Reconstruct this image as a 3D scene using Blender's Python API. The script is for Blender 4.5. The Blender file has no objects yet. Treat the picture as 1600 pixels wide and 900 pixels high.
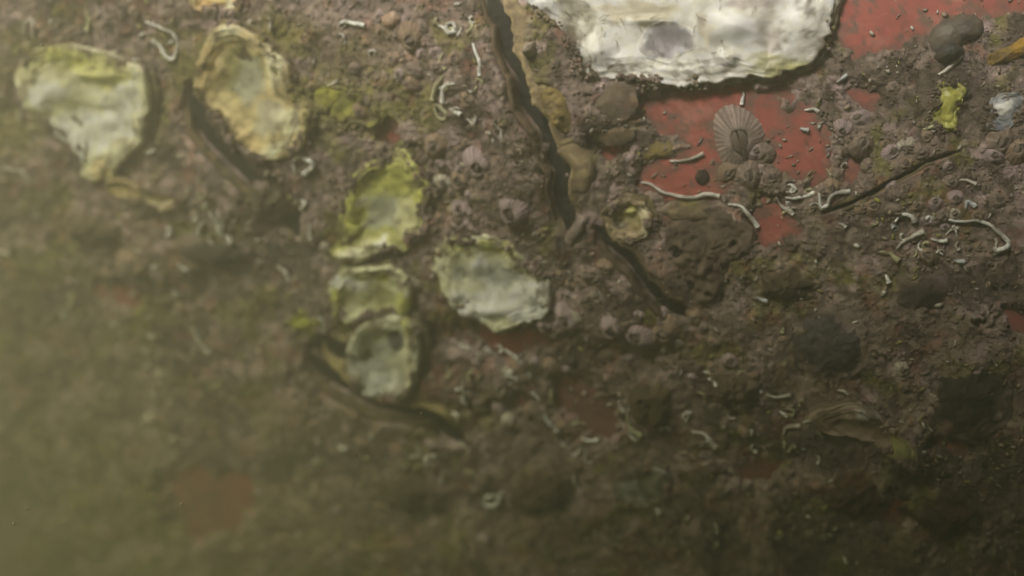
import bpy, math, random
import numpy as np
from mathutils import Vector, Matrix

random.seed(7)
RNG = np.random.default_rng(11)
scene = bpy.context.scene
C = scene.collection

# ------------------------------------------------------------------ camera
HT = math.tan(math.radians(27.5))            # half of a 55 degree view
cam_d = bpy.data.cameras.new('camera')
cam_d.sensor_width = 36.0
cam_d.lens = 18.0 / HT
cam_d.clip_start = 0.005
cam_d.clip_end = 200.0
cam_d.dof.use_dof = True
cam_d.dof.focus_distance = 0.28
cam_d.dof.aperture_fstop = 6.0
cam = bpy.data.objects.new('camera', cam_d)
C.objects.link(cam)
cam.location = (0, 0, 0)
cam.rotation_euler = (math.radians(90), 0, 0)
scene.camera = cam

# ------------------------------------------------------------------ sky, sun, exposure
SUN_EL, SUN_AZ = 32.0, -34.0  # azimuth seen from above: 0 = behind the camera, negative = from its left
w = bpy.data.worlds.new('World')
scene.world = w
w.use_nodes = True
nt = w.node_tree
nt.nodes.clear()
sky = nt.nodes.new('ShaderNodeTexSky')
sky.sky_type = 'NISHITA'
sky.sun_disc = False
sky.sun_elevation = math.radians(SUN_EL)
az = math.radians(SUN_AZ)
sdir = Vector((math.sin(az) * math.cos(math.radians(SUN_EL)), -math.cos(az) * math.cos(math.radians(SUN_EL)), math.sin(math.radians(SUN_EL))))
sky.sun_rotation = math.atan2(sdir.x, sdir.y)
sky.air_density = 1.0
sky.dust_density = 4.0
sky.ozone_density = 0.6
tint = nt.nodes.new('ShaderNodeMix')
tint.data_type = 'RGBA'
tint.blend_type = 'MULTIPLY'
tint.inputs[0].default_value = 1.0
tint.inputs[7].default_value = (1.0, 0.93, 0.97, 1)   # daylight filtered by silty water
bg = nt.nodes.new('ShaderNodeBackground')
bg.inputs['Strength'].default_value = 0.07
wo = nt.nodes.new('ShaderNodeOutputWorld')
nt.links.new(sky.outputs[0], tint.inputs[6])
nt.links.new(tint.outputs[2], bg.inputs[0])
nt.links.new(bg.outputs[0], wo.inputs[0])

sun_d = bpy.data.lights.new('sun', 'SUN')
sun_d.energy = 5.0
sun_d.angle = math.radians(16)
sun_d.color = (0.725, 0.63, 1.0)
sun = bpy.data.objects.new('sun', sun_d)
C.objects.link(sun)
sun.rotation_euler = sdir.to_track_quat('Z', 'Y').to_euler()
sun.location = sdir * 3

scene.view_settings.view_transform = 'Standard'
scene.view_settings.look = 'None'
scene.view_settings.gamma = 1.0
scene.view_settings.use_curve_mapping = False
scene.view_settings.exposure = 1.88
scene.render.engine = 'CYCLES'
scene.cycles.use_denoising = True
scene.cycles.max_bounces = 5
scene.cycles.diffuse_bounces = 2
scene.cycles.glossy_bounces = 2
scene.cycles.transmission_bounces = 2
scene.cycles.volume_bounces = 0
scene.cycles.transparent_max_bounces = 6

# ------------------------------------------------------------------ noise
def _hash(i, j, s):
    n = (i.astype(np.int64) * 374761393 + j.astype(np.int64) * 668265263 + s * 1442695041) & 0xFFFFFFFF
    n = ((n ^ (n >> 13)) * 1274126177) & 0xFFFFFFFF
    n = ((n ^ (n >> 16)) * 2246822519) & 0xFFFFFFFF
    return ((n ^ (n >> 15)) & 0xFFFFFF) / float(0xFFFFFF)

def vnoise(x, y, s=0):
    x = np.asarray(x, float); y = np.asarray(y, float)
    i = np.floor(x); j = np.floor(y)
    fx = x - i; fy = y - j
    fx = fx * fx * fx * (fx * (fx * 6 - 15) + 10); fy = fy * fy * fy * (fy * (fy * 6 - 15) + 10)
    a = _hash(i, j, s); b = _hash(i + 1, j, s); c = _hash(i, j + 1, s); d = _hash(i + 1, j + 1, s)
    return (a + (b - a) * fx) * (1 - fy) + (c + (d - c) * fx) * fy

def fbm(x, y, s=0, o=4, g=0.5):
    t = 0; amp = 1.0; tot = 0
    x = np.asarray(x, float); y = np.asarray(y, float)
    for k in range(o):
        t = t + amp * vnoise(x, y, s + k * 17); tot += amp
        x, y = (x * 0.8 - y * 0.6) * 2.03 + 5.3, (x * 0.6 + y * 0.8) * 2.03 + 1.7
        amp *= g
    return t / tot

def cells(x, y, s=0):
    """distance to the nearest jittered cell centre, and that cell's random value"""
    x = np.asarray(x, float); y = np.asarray(y, float)
    i0 = np.floor(x); j0 = np.floor(y)
    best = np.full(x.shape, 9.0); val = np.zeros(x.shape)
    for di in (-1, 0, 1):
        for dj in (-1, 0, 1):
            i = i0 + di; j = j0 + dj
            px = i + _hash(i, j, s); py = j + _hash(i, j, s + 1)
            d = np.hypot(px - x, py - y)
            m = d < best
            best = np.where(m, d, best); val = np.where(m, _hash(i, j, s + 2), val)
    return best, val

def sstep(a, b, x):
    t = np.clip((x - a) / (b - a), 0, 1)
    return t * t * (3 - 2 * t)

# ------------------------------------------------------------------ the hull's shape
# (u, v) are coordinates over the hull, spaced like the photograph's pixels; h is height off the paint in the same spacing.
def depth(u, v):
    x = (np.asarray(u, float) - 800) / 800; y = (np.asarray(v, float) - 450) / 450
    x = np.clip(x, -1.9, 1.9); y = np.clip(y, -1.9, 1.9)
    t = np.clip(-x + 0.8 * y, -3.0, 3.0)
    return 0.30 + 0.10 * np.log1p(np.exp(2.2 * t - 0.3)) - 0.02 * x

def hull(u, v):
    u = np.asarray(u, float); v = np.asarray(v, float)
    d = depth(u, v)
    return np.stack([(u - 800) / 800 * HT * d, d, -(v - 450) / 800 * HT * d], -1)

def frame(u, v):
    e = 2.0
    a = (hull(u + e, v) - hull(u - e, v)) / (2 * e)
    b = (hull(u, v + e) - hull(u, v - e)) / (2 * e)
    n = np.cross(a, b)
    n /= np.linalg.norm(n, axis=-1, keepdims=True)
    n = np.where(n[..., 1:2] > 0, -n, n)
    return a, b, n

def warp(u, v, h):
    u = np.asarray(u, float); v = np.asarray(v, float); h = np.asarray(h, float)
    _, _, n = frame(u, v)
    s = depth(u, v) * HT / 800
    return hull(u, v) + n * (h * s)[..., None]

# ------------------------------------------------------------------ where things are
def seg_dist(u, v, path):
    best = np.full(np.shape(u), 1e9); side = np.zeros(np.shape(u)); par = np.zeros(np.shape(u))
    n = len(path) - 1
    for k in range(n):
        ax, ay = path[k]; bx, by = path[k + 1]
        dx, dy = bx - ax, by - ay
        L = dx * dx + dy * dy
        t = np.clip(((u - ax) * dx + (v - ay) * dy) / L, 0, 1)
        d = np.hypot(u - ax - t * dx, v - ay - t * dy)
        s = np.sign(dx * (v - ay) - dy * (u - ax))
        m = d < best
        best = np.where(m, d, best); side = np.where(m, s, side); par = np.where(m, (k + t) / n, par)
    return best, side, par

def catmull(pts, n, closed=False):
    P = np.array(pts, float); N = len(P)
    out = []
    segs = N if closed else N - 1
    for k in range(segs):
        if closed:
            p0, p1, p2, p3 = P[(k - 1) % N], P[k], P[(k + 1) % N], P[(k + 2) % N]
        else:
            p1, p2 = P[k], P[k + 1]
            p0 = P[k - 1] if k > 0 else 2 * p1 - p2
            p3 = P[k + 2] if k + 2 < N else 2 * p2 - p1
        for t in np.linspace(0, 1, n, endpoint=False):
            out.append(0.5 * (2 * p1 + (p2 - p0) * t + (2 * p0 - 5 * p1 + 4 * p2 - p3) * t * t + (3 * p1 - p0 - 3 * p2 + p3) * t ** 3))
    if not closed:
        out.append(P[-1])
    return np.array(out)

CLEFTS = {   # gaping oysters: the slit between their two valves, (path, half width, rim on the path's left, on its right)
    'long': ([(765, -40), (774, 8), (792, 44), (800, 80), (822, 118), (830, 158), (856, 196), (866, 232), (882, 262), (880, 300), (890, 336), (897, 372)], 13, 17, 4.5),
    'upper': ([(303, 130), (318, 175), (345, 215), (395, 262), (425, 292), (452, 330), (470, 362)], 15, 5, 5),
    'lower': ([(488, 535), (505, 565), (545, 592), (590, 618), (640, 630), (688, 638), (705, 665), (735, 690)], 13, 6, 5),
    'short': ([(935, 352), (960, 375), (988, 398), (1012, 430), (1040, 465), (1085, 495)], 10, 7, 5),
    'cavity': ([(503, 522), (520, 538), (540, 548), (556, 562)], 17, 4, 4),  # a shaded hollow built like a slit; its darkness is painted in
    'ridge': ([(1285, 332), (1340, 312), (1400, 280), (1455, 250), (1500, 236)], 2.6, 5, 5),
}
RED = [   # bare paint: (u, v, ru, rv, tilt)
    (1130, 180, 130, 52, 0.08), (1060, 285, 76, 36, 0.1), (1245, 238, 54, 50, 0.4), (1215, 350, 36, 38, 0.5),
    (1400, 20, 95, 52, -0.05), (1520, 5, 90, 30, -0.12), (1345, 40, 40, 40, 0), (1590, 0, 60, 22, 0),
    (296, 762, 36, 26, 0.3), (350, 785, 44, 46, 0.2), (336, 815, 44, 18, 0.1), (775, 528, 58, 16, 0.05), (178, 465, 28, 13, 0), (900, 622, 28, 30, 0.3), (928, 655, 30, 28, -0.3), (1590, 493, 32, 18, 0.2),
    (612, 213, 15, 8, 0.3), (1338, 148, 14, 7, 0.3), (1175, 728, 22, 14, 0.4), (800, 632, 22, 10, 0.2), (1332, 258, 10, 12, 0),
    (1090, 155, 60, 30, 0), (960, 225, 20, 14, 0), (1420, 800, 24, 12, 0.2), (1500, 690, 26, 12, 0), (1120, 250, 40, 20, 0.2),
]
MOUNDS = [   # swellings of the crust: (u, v, ru, rv, height)
    (840, 180, 110, 230, 30), (380, 240, 110, 130, 22), (610, 600, 150, 70, 22), (1010, 430, 90, 90, 20), (780, 290, 70, 60, 10),
    (950, 170, 55, 45, 14), (1120, 385, 70, 55, 18), (1290, 530, 90, 60, 14), (1400, 680, 90, 60, 16), (700, 420, 60, 60, 4),
    (1060, 30, 270, 130, 12), (150, 160, 120, 110, 10), (1020, 620, 60, 50, 10), (1390, 300, 110, 50, 12), (230, 300, 90, 40, 10),
    (960, 500, 110, 40, 12), (480, 800, 120, 80, 10), (530, 540, 34, 24, -16), (250, 400, 130, 60, 12), (1500, 600, 80, 80, 10),
]

SHELLS = []; LUMPS = []
def shell_spec(*a, **k): SHELLS.append((a, k))
def lump_spec(*a, **k): LUMPS.append((a, k))
def ellipse(cu, cv, ru, rv, a=0.0, n=14, jit=0.1, seed=0):
    r = random.Random(seed)
    out = []
    for k in range(n):
        th = 2 * math.pi * k / n
        f = 1 + r.uniform(-jit, jit)
        x, y = ru * f * math.cos(th), rv * f * math.sin(th)
        out.append((cu + x * math.cos(a) - y * math.sin(a), cv + x * math.sin(a) + y * math.cos(a)))
    return out

CREAM = (0.76, 0.72, 0.52); GREEN = (0.52, 0.52, 0.15); OLIVE = (0.33, 0.32, 0.14); WHITE = (0.86, 0.85, 0.80); TAN = (0.60, 0.46, 0.23); GREY = (0.42, 0.43, 0.40); BROWN = (0.15, 0.105, 0.06)

shell_spec('oyster', 'large cream oyster shell narrowing to a point, leftmost of the pale shells',
       [(42, 112), (56, 86), (85, 70), (130, 65), (172, 74), (210, 88), (238, 112), (244, 160), (238, 205), (215, 232), (196, 250), (183, 270), (158, 268), (145, 258), (149, 240), (130, 220), (104, 200), (78, 172), (60, 146)],
       CREAM, [(GREEN, 110, 80, 60, 22, 0.8), (GREEN, 170, 105, 60, 25, 0.6), (OLIVE, 60, 100, 20, 20, 0.5), (WHITE, 95, 135, 36, 26, 0.95), (WHITE, 90, 190, 40, 18, 0.8), (GREY, 140, 172, 20, 18, 0.5), ((0.62, 0.5, 0.3), 205, 190, 22, 40, 0.4), (WHITE, 150, 205, 60, 36, 0.9), (WHITE, 205, 160, 30, 50, 0.6), (TAN, 175, 255, 26, 16, 0.6)],
       [(95, 133, 40, 26, 11), (140, 172, 28, 22, -7), (178, 167, 14, 12, -5), (165, 110, 60, 12, 6), (60, 150, 20, 60, 4)], seed=101, center=(145, 155), edge_col=(0.4, 0.35, 0.2))
shell_spec('oyster', 'tan and olive oyster shell standing beside a dark curved slit',
       [(344, 50), (352, 38), (374, 34), (402, 48), (438, 74), (464, 104), (476, 140), (496, 162), (494, 195), (480, 224), (452, 236), (425, 235), (404, 226), (384, 205), (366, 182), (338, 158), (324, 128), (327, 98), (336, 74)],
       (0.60, 0.50, 0.27), [(TAN, 335, 100, 16, 50, 0.7), (OLIVE, 392, 110, 34, 44, 0.8), (GREY, 400, 120, 26, 40, 0.5), (CREAM, 372, 45, 30, 14, 0.8), (CREAM, 440, 100, 14, 40, 0.7), (BROWN, 452, 132, 16, 26, 0.5), (CREAM, 470, 185, 24, 24, 0.8), (TAN, 395, 205, 30, 20, 0.7), (CREAM, 450, 222, 30, 12, 0.7), (GREY, 430, 175, 30, 20, 0.5)],
       [(395, 112, 34, 46, -6), (440, 105, 9, 50, 6), (455, 180, 30, 22, 6), (340, 100, 12, 40, 5), (400, 200, 40, 14, 4)], rim=17, seed=131, edge_col=(0.3, 0.24, 0.12))
shell_spec('oyster', 'yellow-green oyster shell with a pale ragged foot, middle of the picture',
       [(560, 272), (582, 252), (608, 242), (634, 229), (652, 250), (668, 270), (682, 294), (674, 314), (678, 334), (676, 352), (654, 362), (642, 384), (618, 380), (592, 392), (560, 398), (534, 388), (532, 376), (556, 364), (544, 342), (544, 316), (548, 292)],
       (0.50, 0.50, 0.18), [(GREEN, 615, 265, 40, 30, 0.8), (GREEN, 562, 320, 16, 50, 0.8), (GREEN, 668, 300, 14, 30, 0.8), (GREY, 605, 325, 34, 30, 0.7), (CREAM, 640, 330, 24, 30, 0.5), (CREAM, 560, 385, 34, 12, 0.9), (CREAM, 605, 374, 34, 14, 0.7), (CREAM, 660, 355, 18, 10, 0.7), (WHITE, 612, 370, 12, 8, 0.6)],
       [(605, 325, 30, 30, -6), (562, 320, 12, 50, 6), (560, 388, 34, 8, 6), (607, 372, 30, 7, 5), (625, 262, 16, 26, 5)], seed=151, edge_col=(0.28, 0.28, 0.1), center=(612, 318))
shell_spec('oyster', 'white oyster shell with a yellow-green rim overlapping the grey cupped shell below it',
       [(529, 446), (534, 424), (552, 410), (580, 409), (608, 406), (632, 414), (648, 432), (654, 462), (640, 482), (612, 488), (586, 480), (566, 490), (548, 486), (536, 470)],
       (0.62, 0.62, 0.42), [(WHITE, 556, 430, 26, 20, 0.9), (GREEN, 543, 468, 12, 30, 1.0), (GREEN, 602, 424, 24, 14, 0.8), (WHITE, 578, 434, 12, 8, 0.8), (OLIVE, 606, 462, 30, 22, 0.8), (GREEN, 643, 466, 12, 22, 0.9), (CREAM, 556, 462, 18, 14, 0.6)],
       [(552, 435, 22, 20, 6), (541, 465, 9, 26, 6), (604, 460, 26, 20, -5), (640, 465, 10, 20, 5)], rim=15, seed=171, layers=1, edge_col=(0.4, 0.38, 0.2))
shell_spec('oyster', 'grey cupped oyster shell with a dark round scar above the tan wavy lip',
       [(562, 548), (562, 524), (574, 502), (596, 488), (626, 480), (650, 484), (664, 502), (670, 530), (668, 566), (656, 592), (630, 602), (600, 598), (574, 580)],
       (0.56, 0.56, 0.44), [(GREY, 596, 550, 34, 36, 0.8), (CREAM, 650, 540, 12, 46, 0.9), (WHITE, 566, 545, 8, 26, 0.9), (GREEN, 648, 496, 14, 14, 0.7), ((0.5, 0.51, 0.5), 615, 588, 40, 12, 0.8), (WHITE, 636, 590, 14, 8, 0.6), (OLIVE, 605, 505, 24, 12, 0.5)],
       [(598, 545, 32, 34, -6), (652, 540, 9, 50, 6), (612, 592, 50, 9, 5), (566, 545, 8, 30, 4)], rim=20, cup=9, seed=177, lift=4,
       scar=(630, 516, 14, 20, 0.2, (0.15, 0.145, 0.135), 0.8), edge_col=(0.4, 0.37, 0.24))
shell_spec('oyster', 'cream oyster shell with a grey hollow and ragged lower edge, right of the green pair',
       [(690, 400), (696, 376), (716, 362), (745, 364), (775, 358), (808, 370), (824, 388), (836, 400), (862, 424), (868, 452), (858, 480), (826, 490), (794, 503), (770, 494), (752, 482), (730, 472), (712, 452), (700, 432)],
       (0.66, 0.65, 0.47), [(GREEN, 790, 375, 34, 14, 0.7), (GREEN, 725, 372, 24, 12, 0.5), (CREAM, 700, 405, 16, 26, 0.7), (GREY, 790, 425, 46, 22, 0.85), (GREY, 735, 420, 14, 20, 0.6), (WHITE, 755, 410, 18, 26, 0.8), (WHITE, 772, 466, 80, 28, 1.0), (WHITE, 846, 455, 32, 34, 0.95), (BROWN, 830, 405, 22, 12, 0.5)],
       [(790, 425, 46, 20, -7), (752, 408, 16, 24, 6), (775, 472, 60, 14, 6), (845, 455, 16, 26, 5), (735, 425, 10, 18, -4)], seed=191, edge_col=(0.42, 0.38, 0.24), wob=7)
shell_spec('oyster', 'big chalky white oyster shell cut off by the top edge above the red paint',
       [(824, -60), (826, -10), (846, 18), (872, 40), (892, 66), (906, 96), (922, 116), (962, 120), (1006, 126), (1052, 131), (1090, 131), (1130, 126), (1170, 118), (1200, 122), (1222, 112), (1250, 106), (1272, 88), (1288, 54), (1298, 0), (1306, -60), (1200, -110), (1060, -125), (920, -110)],
       (0.78, 0.76, 0.70), [((0.84, 0.86, 0.88), 850, 5, 34, 30, 0.95), ((0.40, 0.38, 0.32), 905, 30, 34, 46, 0.8), ((0.40, 0.34, 0.24), 890, 70, 14, 30, 0.6), ((0.5, 0.46, 0.44), 1200, 50, 20, 50, 0.7), ((0.55, 0.5, 0.42), 1095, 95, 30, 20, 0.5), ((0.5, 0.45, 0.33), 1000, 20, 70, 20, 0.7), (WHITE, 945, 80, 40, 30, 0.9), ((0.86, 0.88, 0.90), 1145, 50, 44, 30, 0.95), (BROWN, 1288, 84, 22, 30, 0.85), (OLIVE, 1228, 112, 44, 13, 0.8), (WHITE, 1080, 105, 50, 22, 0.8), (WHITE, 1255, 30, 34, 40, 0.85), ((0.5, 0.48, 0.25), 1210, 105, 44, 20, 0.7), (GREY, 1120, 75, 14, 16, 0.5), ((0.42, 0.36, 0.36), 1180, 5, 60, 14, 0.6), (TAN, 1100, 50, 16, 30, 0.3), (GREY, 1260, 70, 14, 16, 0.4)],
       [(1045, 68, 48, 38, -9), (1148, 45, 40, 28, 17), (1145, 92, 12, 14, 11), (1015, 34, 44, 8, 9), (940, 80, 34, 26, 11), (1090, 30, 9, 60, 6), (1125, 74, 18, 16, -7), (1250, 40, 34, 40, 9), (1200, 60, 12, 50, -7), (905, 30, 20, 50, -6), (860, 5, 26, 24, 10), (985, 95, 30, 14, 5), (1215, 108, 30, 12, 5)],
       rim=14, cup=10, rough=0.6, lamk=0.4, seed=211, center=(1060, 10), scar=(1045, 66, 42, 31, -0.1, (0.36, 0.34, 0.37), 0.6), layers=2, edge_col=(0.62, 0.58, 0.46), wob=8)
shell_spec('oyster', 'small orange-tan shell poking in at the top edge above the olive oyster',
       [(305, -30), (312, 2), (330, 14), (352, 18), (378, 20), (386, 8), (388, -20), (350, -40)], TAN, [(CREAM, 370, 8, 14, 10, 0.8), ((0.55, 0.36, 0.16), 335, 4, 22, 12, 0.7)], [(350, 0, 30, 14, 4)], seed=231, layers=1, rim=10)
shell_spec('oyster', 'mud-tanned shell fragment below the point of the leftmost cream oyster',
       [(182, 276), (204, 270), (235, 282), (268, 290), (300, 298), (296, 314), (262, 316), (225, 306), (196, 294)], (0.36, 0.28, 0.15), [(CREAM, 250, 304, 26, 8, 0.6), (TAN, 200, 280, 20, 10, 0.8), ((0.5, 0.4, 0.3), 280, 305, 16, 8, 0.6)], [], seed=241, layers=1, rim=9, rough=1.4)
shell_spec('oyster', 'small round olive shell with concentric rings on the rim of the red paint',
       ellipse(986, 338, 37, 33, 0.3, 14, 0.06, 3), (0.36, 0.28, 0.18), [((0.30, 0.25, 0.11), 985, 335, 20, 17, 0.9), ((0.07, 0.05, 0.035), 972, 344, 11, 10, 1.0), (GREEN, 992, 322, 12, 10, 0.6), (CREAM, 968, 315, 9, 6, 0.9), (CREAM, 1010, 335, 10, 24, 0.5)], [(985, 336, 18, 15, -7), (975, 342, 6, 6, -4), (990, 326, 10, 6, 6)], rim=15, cup=9, seed=251, layers=2, edge_col=(0.34, 0.27, 0.15))
shell_spec('oyster', 'yellow-green film-covered shell hump between the olive oyster and the coiled worm tubes',
       [(488, 132), (512, 122), (545, 132), (572, 148), (596, 172), (590, 192), (560, 188), (538, 200), (518, 172), (496, 156)], (0.24, 0.23, 0.06), [((0.36, 0.35, 0.06), 520, 142, 26, 14, 0.7), ((0.38, 0.37, 0.1), 552, 165, 16, 10, 0.6), (BROWN, 575, 180, 20, 14, 0.6)], [(530, 150, 30, 16, 6)], seed=261, layers=1, rim=7, rough=1.6)
shell_spec('oyster', 'small bright yellow-green shell near the right edge below the dark limpet',
       [(1462, 132), (1486, 128), (1506, 142), (1500, 160), (1494, 186), (1488, 206), (1462, 204), (1440, 196), (1452, 172), (1466, 158)], (0.34, 0.33, 0.07), [((0.42, 0.42, 0.10), 1484, 172, 12, 26, 0.8), (OLIVE, 1455, 190, 16, 12, 0.6)], [(1480, 170, 14, 26, 6)], seed=271, layers=0, rim=5, rough=2.2)
shell_spec('oyster', 'bluish grey shell scrap at the right edge below the orange sponge',
       [(1546, 158), (1566, 146), (1592, 150), (1600, 172), (1584, 196), (1564, 206), (1542, 196), (1548, 176)], (0.30, 0.31, 0.33), [((0.14, 0.15, 0.2), 1562, 194, 14, 10, 0.8), (WHITE, 1568, 165, 14, 12, 0.5)], [(1570, 170, 18, 16, 6)], seed=281, layers=0, rim=6, rough=1.8)
shell_spec('oyster', 'pink-grey ribbed shell in the dark lower right with a pale crest',
       [(1270, 640), (1300, 628), (1340, 622), (1370, 636), (1398, 660), (1424, 676), (1436, 700), (1430, 726), (1402, 706), (1368, 684), (1332, 668), (1296, 664)], (0.27, 0.20, 0.16), [((0.42, 0.40, 0.38), 1358, 636, 18, 12, 0.8), (OLIVE, 1412, 690, 26, 26, 0.8), (BROWN, 1300, 650, 24, 14, 0.5)], [(1350, 640, 40, 16, 8), (1405, 685, 24, 24, 5)], seed=291, layers=1, rim=10)
shell_spec('oyster', 'grey-blue worn shell on the dark crust at bottom centre',
       [(962, 746), (984, 730), (1006, 722), (1040, 726), (1052, 744), (1044, 770), (1018, 778), (990, 782), (966, 772)], (0.22, 0.205, 0.195), [((0.30, 0.295, 0.30), 985, 755, 20, 16, 0.7), ((0.06, 0.055, 0.045), 1012, 745, 8, 26, 0.8), ((0.05, 0.045, 0.04), 1036, 762, 12, 12, 0.7)], [(990, 752, 20, 18, 5)], seed=301, layers=1, rim=8)
shell_spec('oyster', 'olive tuft-covered small shell left of the dark hollow',
       ellipse(484, 500, 27, 22, 0.2, 12, 0.14, 9), (0.24, 0.25, 0.06), [((0.34, 0.36, 0.07), 480, 496, 16, 14, 0.6)], [(482, 498, 20, 14, 6)], seed=311, layers=1, rim=6, rough=1.5)

lump_spec('sponge', 'dark purple-brown sponge with several pores right of the short slit', 'sponge',
     [(1048, 345), (1080, 326), (1120, 322), (1160, 340), (1180, 365), (1174, 395), (1150, 408), (1140, 440), (1118, 470), (1088, 462), (1070, 430), (1052, 405), (1040, 372)], (0.115, 0.08, 0.066), (0.18, 0.135, 0.10), 17, 501, [(1062, 390, 11), (1150, 378, 7), (1112, 453, 6), (1082, 440, 8), (1165, 392, 5)], None, 1.7)
lump_spec('sponge', 'smooth grey-brown dome tucked under the big white oyster', 'sponge',
     [(905, 138), (925, 124), (960, 124), (990, 128), (998, 150), (994, 175), (974, 188), (948, 192), (918, 184), (904, 164)], (0.19, 0.145, 0.105), (0.24, 0.19, 0.145), 6, 511, [], 'crust', 1.0)
lump_spec('sponge', 'rusty brown rounded growth below the smooth dome', 'sponge', ellipse(955, 205, 42, 20, 0.15, 12, 0.12, 4), (0.19, 0.14, 0.09), (0.24, 0.18, 0.12), 4, 516, [], 'crust', 1.2)
lump_spec('sponge', 'elongated yellow-brown growth lying across the red paint', 'sponge',
     [(960, 252), (975, 232), (1000, 222), (1030, 216), (1060, 220), (1072, 230), (1062, 244), (1030, 250), (1000, 260), (976, 266)], (0.27, 0.21, 0.08), (0.20, 0.15, 0.09), 5, 521, [], 'crust', 1.4)
lump_spec('sponge', 'pale brown swelling under the long thin worm tube on red paint', 'sponge', ellipse(1085, 332, 55, 20, 0.08, 14, 0.14, 6), (0.22, 0.17, 0.11), (0.16, 0.12, 0.08), 8, 526, [], 'crust', 1.4)
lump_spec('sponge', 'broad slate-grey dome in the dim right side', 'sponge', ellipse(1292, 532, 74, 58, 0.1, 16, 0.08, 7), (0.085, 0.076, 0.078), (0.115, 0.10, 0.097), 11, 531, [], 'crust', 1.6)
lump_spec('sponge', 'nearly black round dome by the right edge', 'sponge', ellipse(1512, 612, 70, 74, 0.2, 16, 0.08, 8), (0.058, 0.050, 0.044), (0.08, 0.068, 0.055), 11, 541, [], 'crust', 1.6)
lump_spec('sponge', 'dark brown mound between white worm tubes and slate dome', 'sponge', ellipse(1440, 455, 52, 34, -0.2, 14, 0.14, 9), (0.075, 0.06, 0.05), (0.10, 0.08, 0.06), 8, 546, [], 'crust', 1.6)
lump_spec('sea_squirt', 'brown two-lobed sea squirt at lower centre beside the greenish worm tube', 'sea squirt',
     [(992, 598), (1012, 588), (1034, 590), (1052, 602), (1056, 628), (1050, 652), (1036, 660), (1022, 650), (1020, 634), (1004, 648), (992, 640), (986, 618)], (0.14, 0.105, 0.055), (0.10, 0.08, 0.05), 18, 551, [(1012, 612, 5)])
lump_spec('orange_sponge', 'yellow-orange sponge at the right edge under the dark limpet', 'sponge',
     [(1540, 88), (1556, 80), (1578, 70), (1600, 58), (1616, 66), (1612, 84), (1590, 92), (1566, 98), (1546, 104)], (0.40, 0.24, 0.04), (0.22, 0.15, 0.05), 9, 561, [], None, 1.8)
lump_spec('limpet', 'smooth dark grey limpet on the red paint at top right', 'limpet',
     [(1450, 62), (1462, 40), (1488, 27), (1516, 24), (1534, 36), (1530, 58), (1508, 66), (1496, 80), (1478, 92), (1458, 86)], (0.11, 0.095, 0.085), (0.16, 0.14, 0.125), 20, 571, [], 'shell', 0.4)
lump_spec('limpet', 'charcoal shell cap tucked against the grey limpet', 'limpet', ellipse(1480, 84, 23, 15, -0.25, 12, 0.05, 5), (0.035, 0.034, 0.038), (0.05, 0.05, 0.055), 27, 576, [], 'shell', 0.3)
lump_spec('pore_hole', 'dark round pit lump on the red paint left of the big striped barnacle', 'sponge', ellipse(1098, 276, 11, 12, 0, 10, 0.1, 5), (0.05, 0.035, 0.03), (0.07, 0.05, 0.04), 7, 581)
lump_spec('sea_squirt', 'pinkish round bead-like sea squirt at top centre', 'sea squirt', ellipse(615, 31, 14, 13, 0, 10, 0.06, 5), (0.42, 0.28, 0.20), (0.48, 0.36, 0.28), 14, 586, [], None, 0.3)
lump_spec('sea_squirt', 'small purple-grey finger at the foot of the long gaping oyster', 'sea squirt', [(888, 372), (894, 352), (908, 334), (920, 334), (922, 348), (912, 366), (898, 382)], (0.24, 0.18, 0.16), (0.34, 0.28, 0.25), 16, 591, [], None, 0.4)
lump_spec('sea_squirt', 'olive-yellow squirt clump inside the brown lip of the long gaping oyster', 'sea squirt', [(838, 130), (856, 122), (880, 132), (900, 160), (906, 190), (896, 206), (876, 196), (858, 172)], (0.32, 0.24, 0.09), (0.24, 0.18, 0.09), 22, 596, [], None, 1.0)
lump_spec('sea_squirt', 'pale grey bead beside the slit of the long gaping oyster, near its top', 'sea squirt', ellipse(838, 76, 11, 13, 0, 10, 0.06, 5), (0.34, 0.28, 0.22), (0.4, 0.34, 0.28), 34, 599, [], None, 0.3)
for (cu, cv, ru, rv, k, lb) in ((420, 310, 40, 36, 0, 'grey-olive mound at the lower end of the upper curved slit'), (345, 385, 60, 22, 1, 'long dark hump under the knotted white worm tube'), (160, 350, 60, 30, 2, 'hazy brown swelling below the leftmost cream oyster'),
                               (850, 760, 70, 40, 4, 'dim brown rise at bottom centre left of the grey-blue shell'), (1150, 600, 50, 36, 5, 'dusty brown lump right of the two-lobed sea squirt'),
                               (1330, 760, 60, 40, 6, 'rust-tinted hump in the dark bottom right'), (640, 760, 70, 36, 7, 'low muddy swelling left of the looped worm tube'), (1230, 440, 50, 30, 8, 'turf-covered rise between the porous sponge and slate dome'), (1480, 800, 70, 40, 9, 'dark reddish hump in the bottom right corner')):
    cols = [((0.10, 0.085, 0.055), (0.13, 0.11, 0.075)), ((0.07, 0.06, 0.045), (0.10, 0.08, 0.06)), ((0.12, 0.09, 0.06), (0.15, 0.115, 0.075)), ((0.055, 0.05, 0.035), (0.09, 0.08, 0.045)), ((0.10, 0.075, 0.05), (0.13, 0.10, 0.065)),
            ((0.13, 0.10, 0.07), (0.17, 0.13, 0.095)), ((0.12, 0.06, 0.035), (0.10, 0.07, 0.045)), ((0.12, 0.09, 0.06), (0.09, 0.075, 0.045)), ((0.13, 0.095, 0.06), (0.09, 0.07, 0.045)), ((0.10, 0.055, 0.035), (0.07, 0.05, 0.035))][k]
    lump_spec('turf_mound', lb, 'mound', ellipse(cu, cv, ru, rv, 0.1 * (k % 4), 14, 0.16, 40 + k), cols[0], cols[1], 15, 610 + k * 7, [], 'crust', 1.8)


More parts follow.
